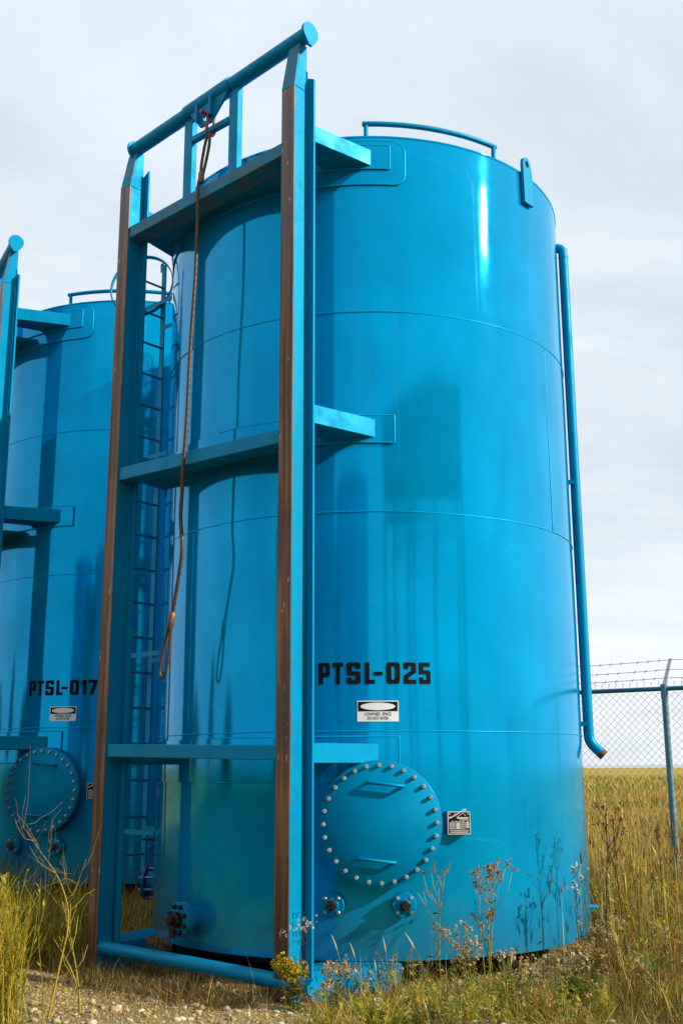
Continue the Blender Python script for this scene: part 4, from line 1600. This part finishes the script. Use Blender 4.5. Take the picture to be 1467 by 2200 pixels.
BR, PF, WH, DK = (.30, .17, .07), (.66, .52, .30), (.72, .68, .58), (.06, .035, .03)
weed('tall forked dry weed with brown tufts just right of the manhole', .625, 7.72, .81, 1, 7, 3, .007, .10, (.40, .30, .05), BR, leaves=8, r=.0055, seed=3, fork=.52)
weed('tallest bunch of dry weeds with pale tufted tops before the nearer tank', .95, 7.70, .84, 4, 5, 4, .010, .06, (.36, .29, .05), (.48, .31, .16), leaves=14, r=.0055, seed=9, fork=.62)
weed('short forked dry weed left of the tall forked one', .60, 7.60, .46, 1, 5, 3, .006, .10, (.26, .17, .07), BR, leaves=3, r=.0045, seed=12, fork=.55)
weed('low spreading weed crowded with cream puffs before the nearer tank', .80, 7.60, .46, 4, 5, 4, .011, .20, (.26, .24, .04), PF, leaves=18, r=.0035, seed=14, fork=.35)
weed('thin bare dark stalk bending at its tip before the nearer tank', 1.385, 8.1, .72, 1, 2, 1, .008, .12, DK, BR, leaves=1, r=.004, seed=15, fork=.72)
weed('thin dark stalk with a few white buds near the tank right edge', 1.66, 8.25, .76, 2, 3, 2, .011, .05, (.07, .05, .04), WH, leaves=4, r=.0038, seed=16, fork=.6)
weed('wiry little weed with white buds in front of the nearer column', -.285, 7.45, .52, 2, 4, 1, .009, .06, (.10, .08, .04), WH, leaves=2, r=.0028, seed=17, fork=.45)
weed('yellow flowering weed at the foot of the nearer column', -.30, 7.32, .27, 5, 5, 4, .013, .25, (.16, .15, .03), (.55, .42, .02), leaves=26, r=.0035, seed=18, fork=.45, leaf=(.22, .21, .02))
weed('clump of beige puffs right of the nearer column foot', -.05, 7.30, .27, 5, 4, 3, .012, .25, (.28, .22, .06), (.58, .40, .18), leaves=20, r=.003, seed=19, fork=.4)
weed('taller dark dock stalk right of the tank, left of its pair', 1.90, 8.35, 1.20, 1, 6, 3, .008, .04, (.11, .045, .025), (.10, .05, .035), leaves=4, r=.007, seed=21, fork=.6)
weed('dark dock stalk right of the tank, right of its pair', 2.04, 8.5, 1.15, 1, 6, 3, .008, .03, (.10, .045, .025), (.10, .05, .035), leaves=4, r=.007, seed=22, fork=.65)
weed('reddish dry stalk standing alone midway to the fence post', 2.45, 8.9, 1.0, 1, 5, 3, .008, .05, (.16, .07, .03), (.14, .08, .05), leaves=4, r=.006, seed=23, fork=.6)
weed('dotted weed with yellow and white tufts at the tank right corner', 1.74, 7.95, .40, 3, 5, 4, .012, .12, (.20, .19, .04), (.52, .38, .16), leaves=18, r=.0035, seed=24, fork=.5, leaf=(.16, .20, .03))
weed('weed with orange cream tufts below the tank right end', 1.62, 7.75, .30, 4, 5, 4, .012, .2, (.20, .19, .04), (.55, .38, .14), leaves=20, r=.0035, seed=25, fork=.45, leaf=(.18, .20, .03))
weed('puffy seeded weed under the tank, between tall bunch and thin stalk', 1.22, 7.75, .28, 5, 4, 3, .012, .22, (.24, .23, .04), (.62, .50, .28), leaves=24, r=.003, seed=26, fork=.4)
weed('leafy yellow green weed low in front of the tall bunch', .98, 7.20, .30, 6, 3, 0, .01, .25, (.20, .20, .03), PF, leaves=22, r=.0035, seed=27, leaf=(.18, .20, .02))
weed('leafy green weed at the bottom right of the gravel patch', 1.40, 7.05, .34, 6, 3, 1, .01, .2, (.15, .18, .03), PF, leaves=24, r=.0035, seed=28, leaf=(.12, .17, .02))


def dry_twig(x, y):
    g = np.random.default_rng(77)
    T = empty('dry_twig', (x, y, float(gh(x, y))), 0, label='tall bare forked twig with a yellow stem by the shaded tank', category='weed', group='shrub stems at the left edge')
    sv = MB()
    ax = spline([(0, 0, -.02), (.045, .02, .26), (.085, .03, .50), (.06, .05, .65), (-.01, .05, .80), (-.11, .04, .93), (-.19, .02, 1.05)], 4)
    m = len(ax)
    sv.tube(ax, [.0075 * (1 - .8 * i / m) for i in range(m)], 6)

    def side(p, v, r, depth):
        q = [p]
        for k in range(4):
            v = v + Vector(g.normal(0, .018, 3)) + Vector((0, 0, .008))
            q.append(q[-1] + v)
        sv.tube(q, [r * (1 - .17 * k) for k in range(5)], 4)
        if depth:
            for k in (1, 2, 3):
                if g.uniform() < .8:
                    a = g.uniform(0, 6.28)
                    side(q[k], Vector((cos(a) * .028, sin(a) * .028, .028)) * g.uniform(.5, 1), r * .55, depth - 1)
    for i in range(6, m - 1, 2):
        a = g.uniform(0, 6.28) if i % 4 else (pi if g.uniform() < .5 else 0)
        side(ax[i], Vector((cos(a) * .04, sin(a) * .02, .028)) * g.uniform(.5, 1.0), .0028, 1)
    V = np.array(sv.v)
    c = np.array([(.46, .33, .03)]) * (1 - sm((V[:, 2:3] - .5) / .6)) + np.array([(.30, .21, .11)]) * sm((V[:, 2:3] - .5) / .6)
    np_mesh('stem', V, np.array([q for q in sv.f if len(q) == 4]), c, 'vegetation', T)


dry_twig(-1.72, 6.9)
weed('thin yellow leafless stem leaning right of the forked twig', -1.55, 7.0, .62, 2, 4, 0, .01, .25, (.44, .33, .05), PF, leaves=4, r=.006, seed=33, fork=.4, name='dry_twig', group='shrub stems at the left edge')
weed('dry curling weed beside the valve at the far column foot', -1.35, 9.3, .55, 3, 4, 1, .008, .25, (.42, .29, .08), BR, leaves=6, r=.005, seed=34, fork=.4)
weed('brown seeded weed under the tie pipe near the far column', -1.35, 8.55, .38, 3, 5, 3, .008, .15, (.34, .20, .06), BR, leaves=6, r=.004, seed=35, fork=.4)


def weed_cover(name, label, n, xr, yr, hr_, seed, lw, hp_, ls=1.0, thr=-.1):
    g = np.random.default_rng(seed)
    x, y = g.uniform(*xr, n), g.uniform(*yr, n)
    k = frust(x, y, .40) & ~in_tank(x, y, .07) & (wv(x, y, 1.3, 5) + .3 * wv(x, y, 4, 1) > thr)
    x, y = x[k], y[k]
    V, Q, Cc = [], [], []

    def quad(a, b, c, d, col):
        i = len(V)
        V.extend([a, b, c, d])
        Q.append((i, i + 1, i + 2, i + 3))
        Cc.extend([col] * 4)
    lcol = [np.array(c) for c in ((.20, .26, .02), (.34, .32, .02), (.13, .20, .02), (.46, .36, .03), (.30, .11, .025), (.14, .07, .025))]
    hcol = [np.array(c) for c in ((.66, .52, .30), (.58, .36, .12), (.70, .52, .03), (.40, .25, .12))]
    for px, py in zip(x, y):
        b0 = np.array([px, py, float(gh(px, py)) - .01])
        h = g.uniform(*hr_)
        for st in range(int(g.integers(1, 4))):
            d = np.array([g.normal(0, .25), g.normal(0, .25), 1.0])
            top = b0 + d * h * g.uniform(.7, 1)
            sd = np.array([.0018, .0006, 0])
            lc = lcol[int(g.choice(6, p=lw))]
            quad(b0 - sd, b0 + sd, top + sd * .6, top - sd * .6, lc * .9 + np.array([.05, .02, 0]))
            for q in range(int(g.integers(7, 15))):
                t = g.uniform(.1, 1)
                c0 = b0 + (top - b0) * t
                a = g.uniform(0, 6.28)
                l = g.uniform(.02, .05) * ls
                up = g.uniform(.0, .8)
                dv = np.array([cos(a), sin(a), up]) * l
                e = np.array([-sin(a), cos(a), g.uniform(-.3, .3)]) * l * .17
                quad(c0, c0 + dv * .5 + e, c0 + dv, c0 + dv * .5 - e, lc * g.uniform(.6, 1.3))
            if g.uniform() < hp_:
                hc = hcol[int(g.choice(4, p=[.4, .25, .15, .2]))]
                for q in range(int(g.integers(2, 5))):
                    c0 = top + g.normal(0, .012, 3)
                    for m in range(7):
                        dv = g.normal(0, 1, 3)
                        dv = dv / np.linalg.norm(dv) * g.uniform(.006, .013)
                        e = np.cross(dv, g.normal(0, 1, 3))
                        e = e / np.linalg.norm(e) * .0045
                        quad(c0, c0 + dv * .7 + e, c0 + dv, c0 + dv * .7 - e, hc * g.uniform(.55, 1.15))
    np_mesh(name, np.array(V), np.array(Q), np.clip(np.array(Cc), .01, .9), 'vegetation', None, kind='stuff', label=label)


weed_cover('weed_cover', 'low leafy weeds with small seed heads on the stony ground', 620, (-.35, 3.1), (6.45, 8.1), (.07, .30), 91, [.28, .25, .2, .15, .07, .05], .42)
weed_cover('rank_weeds', 'rank brown and green weeds tangled through the tall grass at right', 900, (1.75, 5.2), (6.6, 12.4), (.22, .62), 92, [.18, .12, .22, .08, .18, .22], .5, 1.5, -.5)


def shrub(label, x, y, h, n, sp, seed):
    g = np.random.default_rng(seed)
    T = empty('willow_shrub', (x, y, float(gh(x, y))), 0, label=label, category='shrub', group='shrub stems at the left edge')
    sv = MB()
    cols, lf = [], []
    for s in range(n):
        ox, oy = g.normal(0, sp * .45, 2)
        a = g.uniform(0, 6.28)
        hs = h * g.uniform(.45, 1)
        ln = g.uniform(.05, .28) * hs
        P = lambda t: Vector((ox + ln * cos(a) * t ** 1.5 + .012 * sin(7 * t + s), oy + ln * sin(a) * t ** 1.5, hs * t))
        ts = np.linspace(0, 1, 6)
        k = len(sv.v)
        sv.tube([P(t) for t in ts], [.004 * (1 - .7 * t) for t in ts], 4, cap=False)
        for b in range(int(g.integers(1, 4))):
            t0 = g.uniform(.4, .85)
            e = P(t0) + Vector((g.normal(0, .06), g.normal(0, .06), g.uniform(.08, .2)))
            sv.tube([P(t0), e], [.002, .001], 3, cap=False)
        cols += [np.array([(.46, .35, .03), (.34, .31, .03), (.52, .34, .04)][int(g.integers(3))]) * g.uniform(.6, 1.2)] * (len(sv.v) - k)
        for q in range(14):
            t = g.uniform(.1, .98)
            lf.append((P(t), g.uniform(0, 6.28), g.uniform(.025, .07), g.uniform(.35, .95)))
    np_mesh('stems', np.array(sv.v), np.array([q for q in sv.f if len(q) == 4]), np.array(cols), 'vegetation', T, kind='stuff')
    V, fc = [], []
    for i, (q, a, l, up) in enumerate(lf):
        d = np.array([cos(a) * (1 - .6 * up), sin(a) * (1 - .6 * up), up])
        sdv = np.array([-sin(a), cos(a), 0]) * l * .10
        q = np.array(q)
        V += [q, q + d * l * .5 + sdv, q + d * l, q + d * l * .5 - sdv]
        fc.append((4 * i, 4 * i + 1, 4 * i + 2, 4 * i + 3))
    pal = np.array([(.32, .30, .02), (.46, .37, .02), (.20, .24, .02), (.52, .40, .04)])
    c = np.repeat(pal[g.integers(0, 4, len(lf))] * g.uniform(.6, 1.2, (len(lf), 1)), 4, 0)
    np_mesh('leaves', np.array(V), np.array(fc), c, 'vegetation', T, kind='stuff')


shrub('dense yellow green willow shrub at the bottom left corner', -2.02, 6.6, .88, 150, .26, 41)
shrub('yellow shrub reaching up at the left edge behind the corner one', -2.42, 7.9, .72, 110, .30, 42)
shrub('low olive shrub before the shaded tank, left of the worn column', -2.35, 9.0, .45, 60, .30, 43)

# seed spikes of grass leaning before the tank
gs = [(.02, 7.5, .42), (.12, 7.45, .38), (.22, 7.35, .30), (.30, 7.5, .40), (.42, 7.55, .36), (.55, 7.5, .42), (1.0, 7.1, .35)]
for i, (x, y, h) in enumerate(gs):
    g = np.random.default_rng(60 + i)
    T = empty('grass_spike', (x, y, float(gh(x, y))), 0, label=('first', 'second', 'third', 'fourth', 'fifth', 'sixth', 'last')[i] + ' thin pale grass spike counted rightwards from the nearer column foot', category='grass', group='leaning grass spikes before the tank')
    ln = g.uniform(-.35, .1)
    P = lambda t: Vector((ln * h * t * t, .05 * t * h, h * t))
    mb = MB().tube([P(t) for t in np.linspace(0, .85, 6)], .0017, 3)
    np_mesh('stalk', np.array(mb.v), np.array([q for q in mb.f if len(q) == 4]), np.tile(np.array([.45, .38, .18]), (len(mb.v), 1)), 'vegetation', T)
    mb = MB().tube([P(t) for t in np.linspace(.82, 1.05, 6)], [.002, .005, .0055, .0045, .003, .001], 5)
    np_mesh('spike', np.array(mb.v), np.array([q for q in mb.f if len(q) == 4]), np.tile(np.array([.58, .48, .28]), (len(mb.v), 1)), 'vegetation', T)
